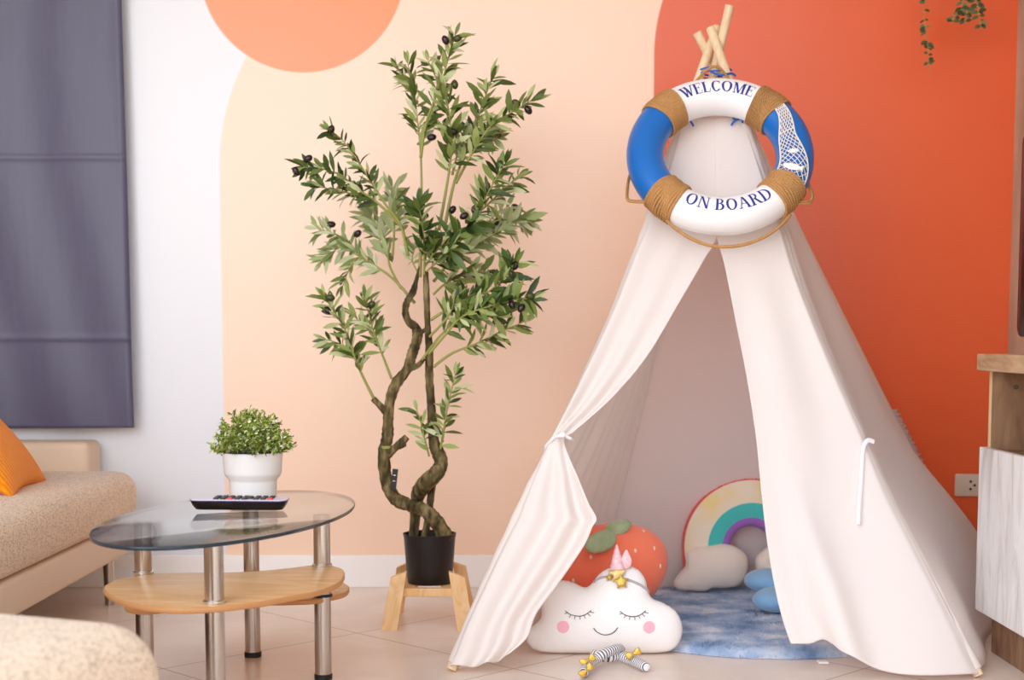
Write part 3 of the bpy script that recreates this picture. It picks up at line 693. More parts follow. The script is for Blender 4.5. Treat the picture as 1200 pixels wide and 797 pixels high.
for x, y, g in OL:
    bp, bd = None, 1e9
    for p, f in SAM:
        q = pix(p); d = (q[0] - x) ** 2 + (q[1] - y) ** 2
        if d < bd: bd, bp = d, p
    c_ = P(x, y, bp.y - 0.004); b = MB()
    R = Matrix.Rotation(rnd.uniform(0, PI), 3, 'Y') @ Matrix.Rotation(rnd.uniform(-.4, .4), 3, 'X')
    b.ball(c_, 4.0 * sc, 4.0 * sc, 5.6 * sc, R, 12, 8)
    if (bp - c_).length > 0.006: b.tube([bp, bp.lerp(c_, 0.5) + V((0, 0, -0.002)), c_], 0.0007, 5, False, 1)
    b.build('olive', [m_olivegreen if g else m_olive, m_twig], tr, angle=180)

# ------------------------------------------------------------------ teepee
FL = PZ(528, 789, 0); FR = PZ(1149, 796, 0); AP = P(840, 88, 4.06)
fn = (FR - FL).cross(AP - FL).normalized()
if fn.y > 0: fn = -fn            # towards the camera
def FP(x, y, off=0.0): return PP(x, y, FL, fn) + fn * off
BL = PZ(693, 693, 0); BRt = PZ(1147, 693, 0)
tp = thing('teepee_tent', 'white canvas play teepee on wooden poles', 'tent', ((FL.x + BRt.x) / 2, 4.0, 0))
fl_px = [(528, 789), (560, 708), (588, 646), (620, 576), (648, 523), (668, 484), (722, 372), (758, 268), (786, 182), (800, 140), (818, 92), (841, 28)]
fr_px = [(1149, 796), (1100, 695), (1046, 592), (1010, 512), (960, 398), (932, 325), (916, 272), (895, 212), (870, 140), (851, 94), (832, 40)]
PR = 0.0125
def pole(pts, name='pole'):
    pts = resample(cr(pts, 6), 40); b = MB(); b.tube(pts, PR, 16); return b.build(name, m_pole, tp, angle=50)
flp = [FP(x, y, -0.016) for x, y in fl_px]; frp = [FP(x, y, -0.016 + (0.04 if y < 100 else 0.02 if y < 150 else 0)) for x, y in fr_px]
flp[0].z = 0.004; frp[0].z = 0.004
pole(flp); pole(frp)
cB = P(836, 88, 4.11); cR = P(842, 88, 4.15)
def ext(foot, c, ptop): return foot + (c - foot) * ptop
def topfac(foot, c, py):
    lo, hi = 1.0, 1.6
    for _ in range(40):
        m = (lo + hi) / 2
        if pix(ext(foot, c, m))[1] > py: lo = m
        else: hi = m
    return lo
pole([BL + V((0, 0, 0.003)), cB, ext(BL, cB, topfac(BL, cB, 6))]); pole([BRt + V((0, 0, 0.003)), cR, ext(BRt, cR, topfac(BRt, cR, 58))])
def rows_from(pairs, n, m, disp, off=0.012):
    A = resample([V((a[0], a[1])) for a, _ in pairs], 3) and cr([(a[0], a[1]) for a, _ in pairs], 8)
    B = cr([(c_[0], c_[1]) for _, c_ in pairs], 8)
    k = len(A); out = []
    for i in range(n):
        f = i / (n - 1) * (k - 1); j = min(k - 2, int(f)); t = f - j
        a = A[j].lerp(A[j + 1], t); c_ = B[j].lerp(B[j + 1], t); r = []
        for q in range(m):
            s = q / (m - 1); p = a.lerp(c_, s); dx, dy, dn = disp(s, i / (n - 1), p); r.append(FP(p.x + dx, p.y + dy, off + dn))
        out.append(r)
    return out
# left door flap, tied back to the pole
LFP = [((797, 138), (844, 140)), ((782, 191), (845, 198)), ((754, 262), (840, 276)), ((738, 302), (825, 306)), ((713, 367), (795, 358)), ((687, 425), (758, 420)), ((665, 473), (716, 470)), ((652, 502), (672, 508)), ((643, 520), (661, 519)), ((624, 558), (677, 562)), ((609, 590), (690, 596)), ((602, 606), (699, 614)), ((594, 622), (694, 624)), ((581, 648), (684, 646)), ((561, 692), (654, 690)), ((541, 737), (629, 724)), ((530, 764), (618, 752)), ((523, 780), (597, 771))]
def dl(s, t, p):
    y = p.y; pin = math.exp(-((y - 518) / 26) ** 2)
    up = sstep(300, 500, y) * (1 - sstep(505, 520, y)); dn = sstep(520, 620, y)
    a = 0.003 * sstep(140, 300, y) + 0.006 * up + 0.012 * dn
    if y < 520: w = math.sin(2 * PI * (s * 2.2) + 0.4) 
    else: w = math.sin(2 * PI * (2.3 * s ** 1.3 + 0.06 * math.sin(y / 50))) * (0.5 + 0.8 * s)
    e = -0.03 * (1 - sstep(0, 0.10, s))          # wraps back around the pole
    hem = 6 * math.sin(PI * s) * sstep(745, 775, y)
    return (0, hem, a * w * (1 - 0.7 * pin) + e + 0.014 * pin * math.sin(PI * s) + 0.02 * dn * s)
b = MB(); b.grid(rows_from(LFP, 150, 70, dl, 0.007)); b.build('door_flap', m_canvas, tp, angle=180, solid=0.0025)
RFP = [((838, 140), (871, 138)), ((838, 198), (893, 205)), ((838, 270), (917, 270)), ((849, 315), (932, 320)), ((862, 380), (957, 385)), ((874, 440), (983, 446)), ((885, 510), (1012, 510)), ((892, 580), (1043, 582)), ((899, 640), (1073, 640)), ((908, 692), (1099, 690)), ((917, 730), (1124, 738)), ((926, 757), (1150, 790))]
def dr(s, t, p):
    y = p.y; lo = sstep(520, 757, y)
    w = 0.005 * math.sin(2 * PI * (1.6 * s + 0.2) + y / 160) * sstep(270, 420, y)
    fold = 0.030 * lo * math.exp(-((s - 0.30 - 0.02 * math.sin(y / 50)) / 0.10) ** 2) - 0.018 * lo * math.exp(-((s - 0.14) / 0.08) ** 2)
    e = -0.012 * sstep(0.93, 1.0, s)
    bulge = 0.02 * math.sin(PI * s) * sstep(600, 740, y)
    h = sstep(690, 757, y)
    dy = h * (-4 * math.exp(-((s - 0.10) / 0.10) ** 2) - 9 * math.exp(-((s - 0.17) / 0.05) ** 2) + 17 * math.sin(PI * min(1, max(0, (s - 0.22) / 0.78)) ** 0.8))
    return (0, dy, w + fold + e + bulge)
b = MB(); b.grid(rows_from(RFP, 130, 80, dr)); b.build('door_flap', m_canvas, tp, angle=180, solid=0.0025)
# sleeves sewn round the poles
def sleeve(pts, z0=0.014, z1=1.42):
    q = [p for p in resample(pts, 120) if z0 <= p.z <= z1]; b = MB(); b.tube(q, [PR + 0.0032 + 0.0008 * math.sin(i * 1.1) for i in range(len(q))], 16, False); b.build('pole_sleeve', m_canvas, tp, angle=180)
# side / back panels between poles
def on(line, t):
    return line[0].lerp(line[-1], t) if len(line) == 2 else None
def polyat(pts, zs):
    """points of a pole polyline at given heights"""
    out = []
    for z in zs:
        for a_, c_ in zip(pts, pts[1:]):
            if a_.z <= z <= c_.z: out.append(a_.lerp(c_, (z - a_.z) / (c_.z - a_.z))); break
        else: out.append(pts[0].copy())
    return out
flc = cr(flp, 6); frc = cr(frp, 6)
for q_ in (flc, frc): sleeve(q_)
NZ = 70; zs = [lerp(0.012, 1.43, (i / NZ)) for i in range(NZ + 1)]
eFL, eFR = polyat(flc, zs), polyat(frc, zs)
eBL, eBR = polyat([BL, cB], zs), polyat([BRt, cR], zs)
def panel(ea, eb, off, disp, name, base=0.014, m=m_canvas, mcols=50):
    rows = []
    for i, (a_, c_) in enumerate(zip(ea, eb)):
        t = 1 - zs[i] / 1.43; r = []
        ed = (c_ - a_).normalized(); upv = ((ea[min(i + 1, NZ)] + eb[min(i + 1, NZ)]) - (ea[max(i - 1, 0)] + eb[max(i - 1, 0)])).normalized(); nn = ed.cross(upv).normalized()
        if nn.dot(off) < 0: nn = -nn
        for k in range(mcols + 1):
            s = k / mcols; p = a_.lerp(c_, s) + nn * (base + disp(s, t)); p.z = max(p.z, 0.006); r.append(p)
        rows.append(r)
    b = MB(); b.grid(rows); return b.build(name, m, tp, angle=180, solid=0.002)
panel(eFR, eBR, V((1, -0.2, 0)), lambda s, t: 0.004 * math.sin(9 * s + 5 * t) + 0.085 * max(0, math.sin(PI * s ** 2.2)) * sstep(0.58, 0.90, t) + 0.006 * math.sin(5 * t + 7 * s) * math.sin(PI * s) + 0.012 * sstep(0.8, 1, t) * math.sin(17 * s) - 0.012 * (1 - sstep(0, .06, s)), 'side_panel')
panel(eFL, eBL, V((-1, 0, 0)), lambda s, t: 0.004 * math.sin(22 * s + 3 * t) + 0.004 * math.sin(50 * s + 9 * t) - 0.01 * math.sin(PI * s), 'side_panel', -0.02)
panel(eBL, eBR, V((0, 1, 0)), lambda s, t: 0.004 * math.sin(8 * s + 4 * t) + 0.003 * math.sin(13 * s - 6 * t), 'back_panel', -0.02)
# gathered ruffle on the right rear seam
rr2 = []
for k in range(140):
    t = k / 139; p = cR.lerp(BRt, lerp(0.62, 0.80, t)); o1 = 0.016 + 0.004 * math.sin(k * 1.7)
    rr2.append([p + V((0.012, -0.006, 0)), p + V((0.012 + 0.6 * o1, -0.008 + 0.004 * math.sin(k * 1.3), 0)), p + V((0.012 + o1, -0.004 + 0.005 * math.sin(k * 2.1), 0.003 * math.sin(k)))])
b = MB(); b.grid(rr2); b.build('ruffle', m_lace, tp, angle=180)
# tie tapes
q = FP(660, 516, 0.03)
b = MB(); b.tube([FP(640, 525, -.03), FP(641, 524, 0.012), FP(650, 518, 0.034), FP(661, 516, 0.036), FP(668, 519, 0.030), FP(672, 516, 0.0)], 0.006, 8, flat=0.4); b.ball(q + fn * 0.008, 0.008, 0.007, 0.007); b.build('tie_back', m_ribbon, tp)
b = MB(); b.tube(cr([FP(1023, 520, 0.014), FP(1015, 520, 0.022), FP(1010, 530, 0.024), FP(1008, 560, 0.022), FP(1005, 600, 0.022), FP(1004, 618, 0.024)], 6), 0.006, 8, flat=0.35, up=fn); b.build('tie_tape', m_ribbon, tp)
# blue cord lashing round the poles and small ties
def helix(c_, axis, r, turns, pitch, n=90):
    axis = axis.normalized(); a_ = V((1, 0, 0)); a_ = (a_ - axis * a_.dot(axis)).normalized(); bb = axis.cross(a_)
    return [c_ + axis * (pitch * (t / n - .5) * turns) + a_ * (r * math.cos(2 * PI * turns * t / n)) + bb * (r * 0.8 * math.sin(2 * PI * turns * t / n)) for t in range(n + 1)]
pc_ = P(838, 86, 4.085); b = MB(); b.tube(helix(pc_, V((0.05, 0.1, 1)), 0.044, 2, 0.010), 0.0024, 6, True)
b.tube(cr([P(833, 84, 4.02), P(845, 88, 4.0), P(857, 86, 4.02), P(862, 89, 4.03)], 6), 0.003, 6); b.build('lashing_cord', m_bluecord, tp)
for pts in ([(804, 148), (808, 147), (812, 153)], [(856, 152), (861, 146), (868, 145), (869, 149)], [(861, 146), (858, 143), (864, 142)]):
    b = MB(); b.tube(cr([FP(x, y, 0.022) for x, y in pts], 5), 0.0028, 6); b.build('tie_cord', m_bluecord, tp)

# ------------------------------------------------------------------ lifebuoy
pc0 = FP(843.5, 184, 0); kpx = pc0.y / F
Rr_, rr0 = 83.5 * kpx, 21.0 * kpx
e1 = V((1, 0, 0)); n_up = V((0, fn.z, -fn.y)).normalized()
tl_ = math.radians(7.0); nr = Matrix.Rotation(-tl_, 3, 'X') @ fn
e1 = (e1 - nr * e1.dot(nr)).normalized(); e2 = nr.cross(e1)
if e2.z < 0: e2 = -e2
LC = pc0 + fn * (rr0 + 0.050)
LC = PP(843.5, 182, LC, fn)
def TS(th, ph, off=0.0, rr=None):
    d = e1 * math.cos(th) + e2 * math.sin(th); q = (rr or rr0) + off
    return LC + d * (Rr_ + q * math.cos(ph)) + nr * (q * math.sin(ph))
lb = thing('lifebuoy', 'blue and white welcome lifebuoy hanging at the top of the white tent', 'lifebuoy', LC)
rad = math.radians
bands = [(rad(133), 1), (rad(47), 1), (rad(225), 1), (rad(-41), 1)]
def segm(b, a0, a1, n, mi):
    rows = [[TS(lerp(a0, a1, i / n), 2 * PI * k / 32) for k in range(33)] for i in range(n + 1)]; b.grid(rows, mi)
b = MB(); segm(b, rad(47), rad(133), 40, 0); segm(b, rad(133), rad(225), 40, 1); segm(b, rad(225), rad(319), 40, 0); segm(b, rad(-41), rad(47), 40, 1)
b.build('ring', [m_ringw, m_ringb], lb, angle=180)
for a0, _ in bands:
    b = MB(); nw = 11; hw = rad(9.4)
    for i in range(nw):
        th_ = a0 + lerp(-hw, hw, i / (nw - 1)); rp = 0.0042
        b.tube([TS(th_ + 0.006 * math.sin(3 * k / 40 * 2 * PI + i), 2 * PI * k / 40, rp * 0.6 + 0.0006 * math.sin(i * 5)) for k in range(41)], rp, 8, False)
    b.build('rope_band', m_jute, lb, angle=180)
def RP(x, y, off=0.0): return PP(x, y, LC, nr) + nr * off
def rope(pts, r=0.0043):
    b = MB(); b.tube(resample(cr(pts, 8), 70), r, 9); b.build('rope', m_jute, lb, angle=180)
rope([RP(781, 258, 0.0), RP(790, 270, 0.012), RP(806, 281, 0.012), RP(826, 289, 0.01), RP(848, 292, 0.01), RP(873, 289, 0.01), RP(897, 280, 0.012), RP(916, 266, 0.012), RP(926, 252, 0.0)])
rope([RP(741, 188, -.035), RP(737, 205, -.02), RP(735, 226, 0), RP(736, 236, 0.006), RP(746, 238, 0.006), RP(764, 236, 0)])
rope([RP(945, 200, -.035), RP(949, 215, -.01), RP(952, 230, 0), RP(949, 238, 0.004), RP(940, 238, 0), RP(926, 238, -.004)])
rope([RP(768, 122, 0), RP(787, 106, -.03), RP(806, 93, -.045), RP(828, 81, -.005), RP(842, 79, -.0), RP(858, 86, -.03), RP(880, 96, -.045), RP(903, 120, 0)], 0.0036)
# lettering (serif glyphs built from strokes, cap height 1)
def glyphs():
    G = {}
    def st(x0, y0, x1, y1, w): # stroke with horizontal ends
        return [[(lerp(x0, x1, t) - w / 2, lerp(y0, y1, t)) for t in (0, .2, .4, .6, .8, 1)], [(lerp(x0, x1, t) + w / 2, lerp(y0, y1, t)) for t in (0, .2, .4, .6, .8, 1)]]
    def hb(x0, x1, y, h): 
        return [[(lerp(x0, x1, t), y - h / 2) for t in (0, .25, .5, .75, 1)], [(lerp(x0, x1, t), y + h / 2) for t in (0, .25, .5, .75, 1)]]
    def sf(x, y, w=0.34): return hb(x - w / 2, x + w / 2, y + (0.02 if y < .5 else -0.02), 0.06)
    def arc(cx, cy, rx, ry, a0, a1, tx=0.19, ty=0.07, n=18):
        A = [rad(lerp(a0, a1, k / n)) for k in range(n + 1)]
        return [[(cx + rx * math.cos(a), cy + ry * math.sin(a)) for a in A], [(cx + (rx - tx) * math.cos(a), cy + (ry - ty) * math.sin(a)) for a in A]]
    G['W'] = (1.12, [st(.1, 1, .38, 0, .19), st(.38, 0, .58, .78, .085), st(.48, 1, .78, 0, .19), st(.78, 0, 1.04, 1, .085), sf(.1, 1, .3), sf(.48, 1, .28), sf(1.04, 1, .24)])
    G['E'] = (.74, [st(.17, 0, .17, 1, .19), hb(.03, .64, .975, .05), hb(.03, .68, .025, .05), hb(.2, .48, .52, .05), st(.62, .78, .645, 1, .04), st(.66, 0, .70, .26, .04), st(.48, .40, .48, .64, .04)])
    G['L'] = (.72, [st(.17, 0, .17, 1, .19), sf(.17, 1), hb(.03, .66, .025, .05), st(.63, 0, .68, .30, .045)])
    G['C'] = (.84, [arc(.46, .5, .42, .515, 48, 318), st(.735, .68, .735, .97, .05), st(.755, .1, .745, .28, .03)])
    G['O'] = (.98, [arc(.49, .5, .45, .515, 0, 360, n=32)])
    G['M'] = (1.12, [st(.17, 0, .17, 1, .08), st(.2, 1, .55, 0, .19), st(.55, 0, .90, 1, .08), st(.93, 0, .93, 1, .19), sf(.17, 0, .28), sf(.93, 0), sf(.13, 1, .22), sf(.98, 1, .22)])
    G['N'] = (.98, [st(.17, 0, .17, 1, .08), st(.19, 1, .81, 0, .19), st(.82, 0, .82, 1, .08), sf(.17, 0, .28), sf(.13, 1, .24), sf(.82, 1, .28)])
    G['B'] = (.80, [st(.17, 0, .17, 1, .19), sf(.12, 1, .24), sf(.12, 0, .24), arc(.36, .745, .32, .255, -90, 90, .17, .065), arc(.38, .265, .36, .265, -90, 90, .19, .065), hb(.17, .38, .975, .05), hb(.17, .38, .51, .045), hb(.17, .40, .025, .05)])
    G['A'] = (.98, [st(.14, 0, .46, 1.0, .08), st(.47, 1.0, .82, 0, .19), hb(.24, .66, .34, .045), sf(.14, 0, .28), sf(.83, 0)])
    G['R'] = (.90, [st(.17, 0, .17, 1, .19), sf(.14, 1, .26), sf(.17, 0), arc(.36, .735, .34, .265, -90, 90, .17, .065), hb(.17, .38, .975, .05), hb(.17, .38, .49, .045), st(.42, .49, .76, 0, .19), sf(.80, 0, .2)])
    G['D'] = (.94, [st(.17, 0, .17, 1, .19), sf(.12, 1, .24), sf(.12, 0, .24), arc(.36, .5, .52, .5, -90, 90, .19, .07), hb(.17, .38, .975, .05), hb(.17, .38, .025, .05)])
    return G
GL = glyphs()
def lettering(text, hgt, th0, upward, radial0, track, wid=1.0):
    W = sum((GL[c_][0] if c_ != ' ' else .34) + track for c_ in text) - track
    b = MB(); x = -W / 2
    for ch in text:
        if ch == ' ': x += .34 + track; continue
        w, parts = GL[ch]
        for A, B in parts:
            rows = []
            for line in (A, B):
                r = []
                for gx, gy in line:
                    u = (x + gx) * hgt * wid; v = (gy - .5) * hgt + radial0
                    r.append(TS(th0 - u / (Rr_ + 0.0), PI / 2 - v / rr0, 0.0009) if upward else TS(th0 + u / (Rr_ + 0.0), PI / 2 + v / rr0, 0.0009))
                rows.append(r)
            b.grid(rows)
        x += w + track
    return b.build('lettering', m_ink, lb, smooth=False)
lettering('WELCOME', 0.0335, rad(89.5), True, -0.003, 0.05, 0.92)
lettering('ON BOARD', 0.0365, rad(272.5), False, 0.003, 0.06, 0.84)
# net on the right blue segment
b = MB()
def NS(s, t, off=0.0018):
    th_ = lerp(rad(38), rad(-33), t)
    f0 = lerp(lerp(104, 146, sstep(0, .5, t)), 132, sstep(.55, 1, t)); f1 = lerp(lerp(72, 92, sstep(0, .45, t)), 30, sstep(.40, 1, t))
    return TS(th_, rad(lerp(f0, f1, s)), off)
for k in range(-14, 20):
    for sg in (1, -1):
        pts = []
        for i in range(0, 141):
            t = i / 140; s = k / 5.0 + sg * t * 2.6
            if -0.001 <= s <= 1.001: pts.append(NS(s, t))
            elif pts:
                if len(pts) > 2: b.tube(pts, 0.0012, 5, True)
                pts = []
        if len(pts) > 2: b.tube(pts, 0.0012, 5, True)
for s in (0, 1): b.tube([NS(s, i / 60) for i in range(61)], 0.0020, 6)
b.tube([NS(i / 10, 0.36) for i in range(11)], 0.0016, 6)
b.build('net', m_net, lb, angle=180)
def fish(x, y, L, ang, tail):
    c_ = PP(x, y, LC + nr * (rr0 + 0.002), nr); b = MB()
    ax = (e1 * math.cos(ang) + e2 * math.sin(ang)); pr = nr.cross(ax)
    M3 = Matrix((ax, pr, nr)).transposed()
    b.ball(c_, L / 2, L * 0.22, 0.004, M3, 16, 8)
    if tail: b.prism([(L * .40, -.002), (L * .62, -L * .20), (L * .56, 0), (L * .62, L * .20), (L * .40, .002)], -0.0025, 0.0025, lambda u, v, w: c_ + ax * u + pr * v + nr * w)
    b.build('plaster_fish' if tail else 'plaster_shell', m_shell, lb)
fish(928.5, 195, 0.047, rad(-18), True); fish(930, 176.5, 0.031, rad(5), False)

# ------------------------------------------------------------------ plush things inside
# rug
rcx, rcy, rR = 0.690, 4.045, 0.490
rg = thing('round_rug', 'shaggy round blue and white tie-dye rug under the tent', 'rug', (rcx, rcy, 0))
b = MB(); rows = []
NR, NA = 36, 160
hgt = lambda r: 0.022 * (1 - max(0, (r - 0.93) / 0.07) ** 2) + 0.001
for i in range(NR + 1):
    f = i / NR; rows.append([V((rcx + rR * f * math.cos(2 * PI * k / NA) + rnd.uniform(-.003, .003) * (0 < k < NA), rcy + rR * f * math.sin(2 * PI * k / NA) + rnd.uniform(-.003, .003) * (0 < k < NA), hgt(f) + (rnd.uniform(-.004, .004) if f < .93 and 0 < k < NA else 0))) for k in range(NA + 1)])
b.grid(rows); b.build('backing', m_rug, rg, angle=180)
b = MB()
for k in range(26000):
    r = rR * math.sqrt(rnd.uniform(0.0, 1.0)); a_ = rnd.uniform(0, 2 * PI); x, y = rcx + r * math.cos(a_), rcy + r * math.sin(a_)
    z = hgt(r / rR) * 0.9; w = rnd.uniform(.0012, .002); an = rnd.uniform(0, PI); dx, dy = math.cos(an) * w, math.sin(an) * w
    ou = 0.010 * sstep(0.9, 1, r / rR); tx, ty = rnd.gauss(0, .006) + ou * math.cos(a_), rnd.gauss(0, .006) + ou * math.sin(a_)
    b.add([(x - dx, y - dy, max(.001, z - .008)), (x + dx, y + dy, max(.001, z - .008)), (x + tx, y + ty, z + rnd.uniform(.004, .012) - 0.008 * sstep(0.95, 1, r / rR))], [(0, 1, 2)])
pile = b.build('pile', m_rug, rg, smooth=False); pile['kind'] = 'stuff'
q = PZ(965, 776, 0.006); b = MB(); b.box((q.x - 0.012, q.y - 0.006, 0.002), (q.x + 0.012, q.y + 0.02, 0.008), 0.001, M=None); b.build('care_label', m_label, rg, smooth=False)
# white cloud pillow
YC = 3.595; kc = YC / F; zc0 = 0.002
def crop2px(x, y): return 600 + x / 3.513, 570 + y / 3.513
cl_crop = [(58, 640), (75, 598), (108, 570), (124, 545), (122, 500), (138, 445), (172, 408), (215, 397), (262, 408), (305, 426), (335, 412), (368, 372), (420, 342), (480, 336), (532, 352), (562, 392), (574, 440), (592, 472), (640, 492), (690, 525), (716, 580), (712, 635), (682, 678), (630, 694), (540, 697), (450, 697), (350, 697), (250, 697), (150, 694), (90, 680)]
lean = rad(10)
def c2l(x, y):
    px, py = crop2px(x, y); return (px - 710) * kc, (769 - py) * kc / math.cos(lean) * 1.0
co = [c2l(x, y) for x, y in cl_crop]
cO = V(((710 - 600) * kc, YC + 0.02, zc0)); cfr = frame(cO, (1, 0, 0), (0, math.sin(lean), math.cos(lean)))
# frame normal = e1 x e2 points to the camera (-Y)
cpil = Pillow(co[::-1], 0.058, 90, 4)
cw = thing('cloud_pillow', 'white smiling cloud pillow with closed eyes, pink horn and striped legs', 'pillow', cO)
b = MB(); cpil.mesh(b, cfr); b.build('cushion', m_plush, cw, angle=180)
def onc(x, y, off=0.0015):
    u, v = c2l(x, y); return cfr(u, v, cpil.z(u, v) + off)
def thread(pts, r, name, m=m_thread):
    q = cr([(x, y) for x, y in pts], 8); b = MB(); b.tube([onc(p.x, p.y, 0.0012) for p in q], r, 6); return b, name, m
for ex in ((225, 522), (452, 524)):
    x0, y0 = ex; sy = 1
    b = MB(); q = cr([(x0 - 4, y0), (x0 + 14, y0 + 13), (x0 + 36, y0 + 20), (x0 + 60, y0 + 21), (x0 + 82, y0 + 14), (x0 + 104, y0 - 2)], 6); b.tube([onc(p.x, p.y, 0.001) for p in q], 0.0011, 6)
    for (lx, ly), (mx, my) in (((x0 + 6, y0 + 8), (x0 - 6, y0 + 12)), ((x0 + 20, y0 + 16), (x0 + 12, y0 + 28)), ((x0 + 38, y0 + 20), (x0 + 34, y0 + 34)), ((x0 + 57, y0 + 21), (x0 + 58, y0 + 36)), ((x0 + 74, y0 + 17), (x0 + 80, y0 + 31)), ((x0 + 89, y0 + 10), (x0 + 100, y0 + 22)), ((x0 + 98, y0 + 4), (x0 + 116, y0 + 8))):
        b.tube([onc(lx, ly, 0.001), onc((lx + mx) / 2, (ly + my) / 2, 0.001), onc(mx, my, 0.001)], 0.0008, 5)
    b.build('closed_eye', m_thread, cw, angle=180)
b = MB(); q = cr([(338, 592), (350, 606), (370, 617), (390, 620), (412, 615), (428, 604), (438, 590)], 6); b.tube([onc(p.x, p.y, 0.001) for p in q], 0.0012, 6); b.build('smile', m_thread, cw, angle=180)
for x, y in ((212, 588), (570, 589)):
    b = MB(); rows = [[onc(x + 25 * f * math.cos(2 * PI * k / 32), y + 25 * f * math.sin(2 * PI * k / 32), 0.0012) for k in range(33)] for f in (0.02, .35, .7, .95, 1.0)]; b.grid(rows); b.build('cheek_patch', m_blush, cw, angle=180)
q = cr([(346, 402), (375, 388), (410, 384), (450, 388), (500, 402), (540, 420), (574, 445)], 6); b = MB(); b.tube([onc(p.x, p.y, 0.001) for p in q], 0.0042, 8, flat=0.4, up=(0, -1, 0.1)); b.build('headband', m_greyrib, cw, angle=180)
hb_, ht_ = onc(441, 358, 0.004), onc(441, 358, 0.006) + (cfr(0, 1, 0) - cfr(0, 0, 0)) * (108 / 3.513 * kc) + V((0, 0.01, 0))
b = MB(); n = 14; ptsh = [hb_.lerp(ht_, i / n) for i in range(n + 1)]; b.tube(ptsh, [(0.0190 * (1 - i / n) ** 0.85 + 0.0012) * (1 + 0.06 * math.cos(i * 2.4)) for i in range(n + 1)], 16); b.build('horn', m_pinksat, cw, angle=180)
b = MB(); ef = frame(onc(478, 352, 0.006), (1, 0, 0), (0.32, 0.15, 1)); ep = Pillow([(0, 0), (-.013, .010), (-.015, .022), (-.007, .038), (.001, .050), (.009, .038), (.015, .022), (.012, .008)], 0.005, 24, 4); ep.mesh(b, ef); b.build('ear', m_pinksat, cw, angle=180)
for (x, y, r1, m_, off) in ((441, 372, .024, m_palegold, .010), (455, 404, .020, m_gold, .013), (406, 386, .010, m_gold, .008)):
    b = MB(); sp = Pillow(star(r1, r1 * .55), 0.006, 26, 3); sp.mesh(b, frame(onc(x, y, off), (1, 0.0, 0.1), (-.1, .2, 1))); b.build('star_flower', m_, cw, angle=180)
lg1 = [PZ(*crop2px(*p), z) + V((0, -0.004, 0)) for p, z in (((452, 668), 0.030), ((420, 672), 0.036), ((375, 690), 0.032), ((335, 718), 0.020), ((308, 745), 0.0155), ((292, 768), 0.0145))]
lg2 = [PZ(*crop2px(*p), z) for p, z in (((330, 690), 0.022), ((390, 703), 0.020), ((440, 700), 0.018), ((480, 712), 0.016), ((520, 728), 0.0145), ((556, 746), 0.0140))]
for lg in (lg2, lg1):
    pts = resample(cr(lg, 8), 50); b = MB(); b.tube(pts, [0.0125 if 3 < i < 46 else 0.0125 * math.sqrt(max(0.05, 1 - ((3 - i) / 4 if i <= 3 else (i - 46) / 4) ** 2)) for i in range(50)], 16); b.build('striped_leg', m_stripe, cw, angle=180)
for p, z in (((500, 690), 0.036), ((312, 716), 0.036), ((306, 758), 0.026)):
    c_ = PZ(*crop2px(*p), z); b = MB(); s = 0.48 if z > .03 else .26
    for sx in (-1, 1):
        bp = Pillow([(0, 0.002), (.010, .009), (.019, .008), (.018, -.007), (.010, -.008), (0, -.002)], .004, 20, 3); bp.mesh(b, frame(c_, (sx * s, 0, 0.25 * sx), (0, .3 * s, 1)))
    b.ball(c_, .005 * s); b.build('gold_bow', m_gold, cw, angle=180)
# strawberry
YS = 3.90; ks = YS / F; sO = V(((708 - 600) * ks, YS, 0.028))
so = []
for k in range(28):
    a_ = 2 * PI * k / 28 + PI / 2; x, y = math.cos(a_), math.sin(a_)
    r = 0.178 * (1 + 0.03 * math.cos(2 * a_)); xx = x * r * (1.03 + 0.10 * y); yy = y * r * 0.76; so.append((xx, yy + 0.158))
rot = rad(14); so = [(x * math.cos(rot) - (y - .158) * math.sin(rot), x * math.sin(rot) + (y - .158) * math.cos(rot) + .155) for x, y in so]
mn = min(y for x, y in so); so = [(x, y - mn) for x, y in so]
sfr = frame(sO, (1, 0.05, 0), (0, 0.28, 1)); spil = Pillow(so, 0.105, 60, 4)
sw = thing('strawberry_pillow', 'coral red strawberry plush pillow with green leaves behind the white cloud', 'pillow', sO)
b = MB(); spil.mesh(b, sfr, 0.8); b.build('cushion', m_berry, sw, angle=180)
b = MB()
for x, y in ((691, 679), (741, 640), (757, 647), (775, 688), (727, 632), (716, 655), (670, 705), (768, 668), (744, 672), (700, 668), (652, 700)):
    u = (x - 708) * ks; v = (748 - y) * ks / 0.96; w = spil.z(u, v)
    if w < 0.02: continue
    e = 0.004; gu = (spil.z(u + e, v) - w) / e; gv = (spil.z(u, v + e) - w) / e
    c_ = sfr(u, v, w); n_ = (sfr(-gu, -gv, 1) - sfr(0, 0, 0)).normalized(); a1_ = (sfr(1, 0, 0) - sfr(0, 0, 0)); a1_ = (a1_ - n_ * a1_.dot(n_)).normalized(); a2_ = n_.cross(a1_)
    b.ball(c_, 0.0035, 0.0065, 0.0015, Matrix((a1_, a2_, n_)).transposed(), 10, 6)
b.build('seeds', m_seed, sw, angle=180)
def sepal(p0, p1, w, up_):
    d = p1 - p0; L = d.length; b = MB(); o = [(0, 0.0), (L * .2, w * .42), (L * .55, w * .5), (L * .85, w * .34), (L, 0), (L * .85, -w * .34), (L * .55, -w * .5), (L * .2, -w * .42)]
    pl = Pillow(o[::-1], 0.016, 26, 4); f = frame(p0, d, V(up_)); pl.mesh(b, f); b.build('sepal', m_sepal, sw, angle=180)
s0 = P(708, 624, 3.90); Ysp = 3.86
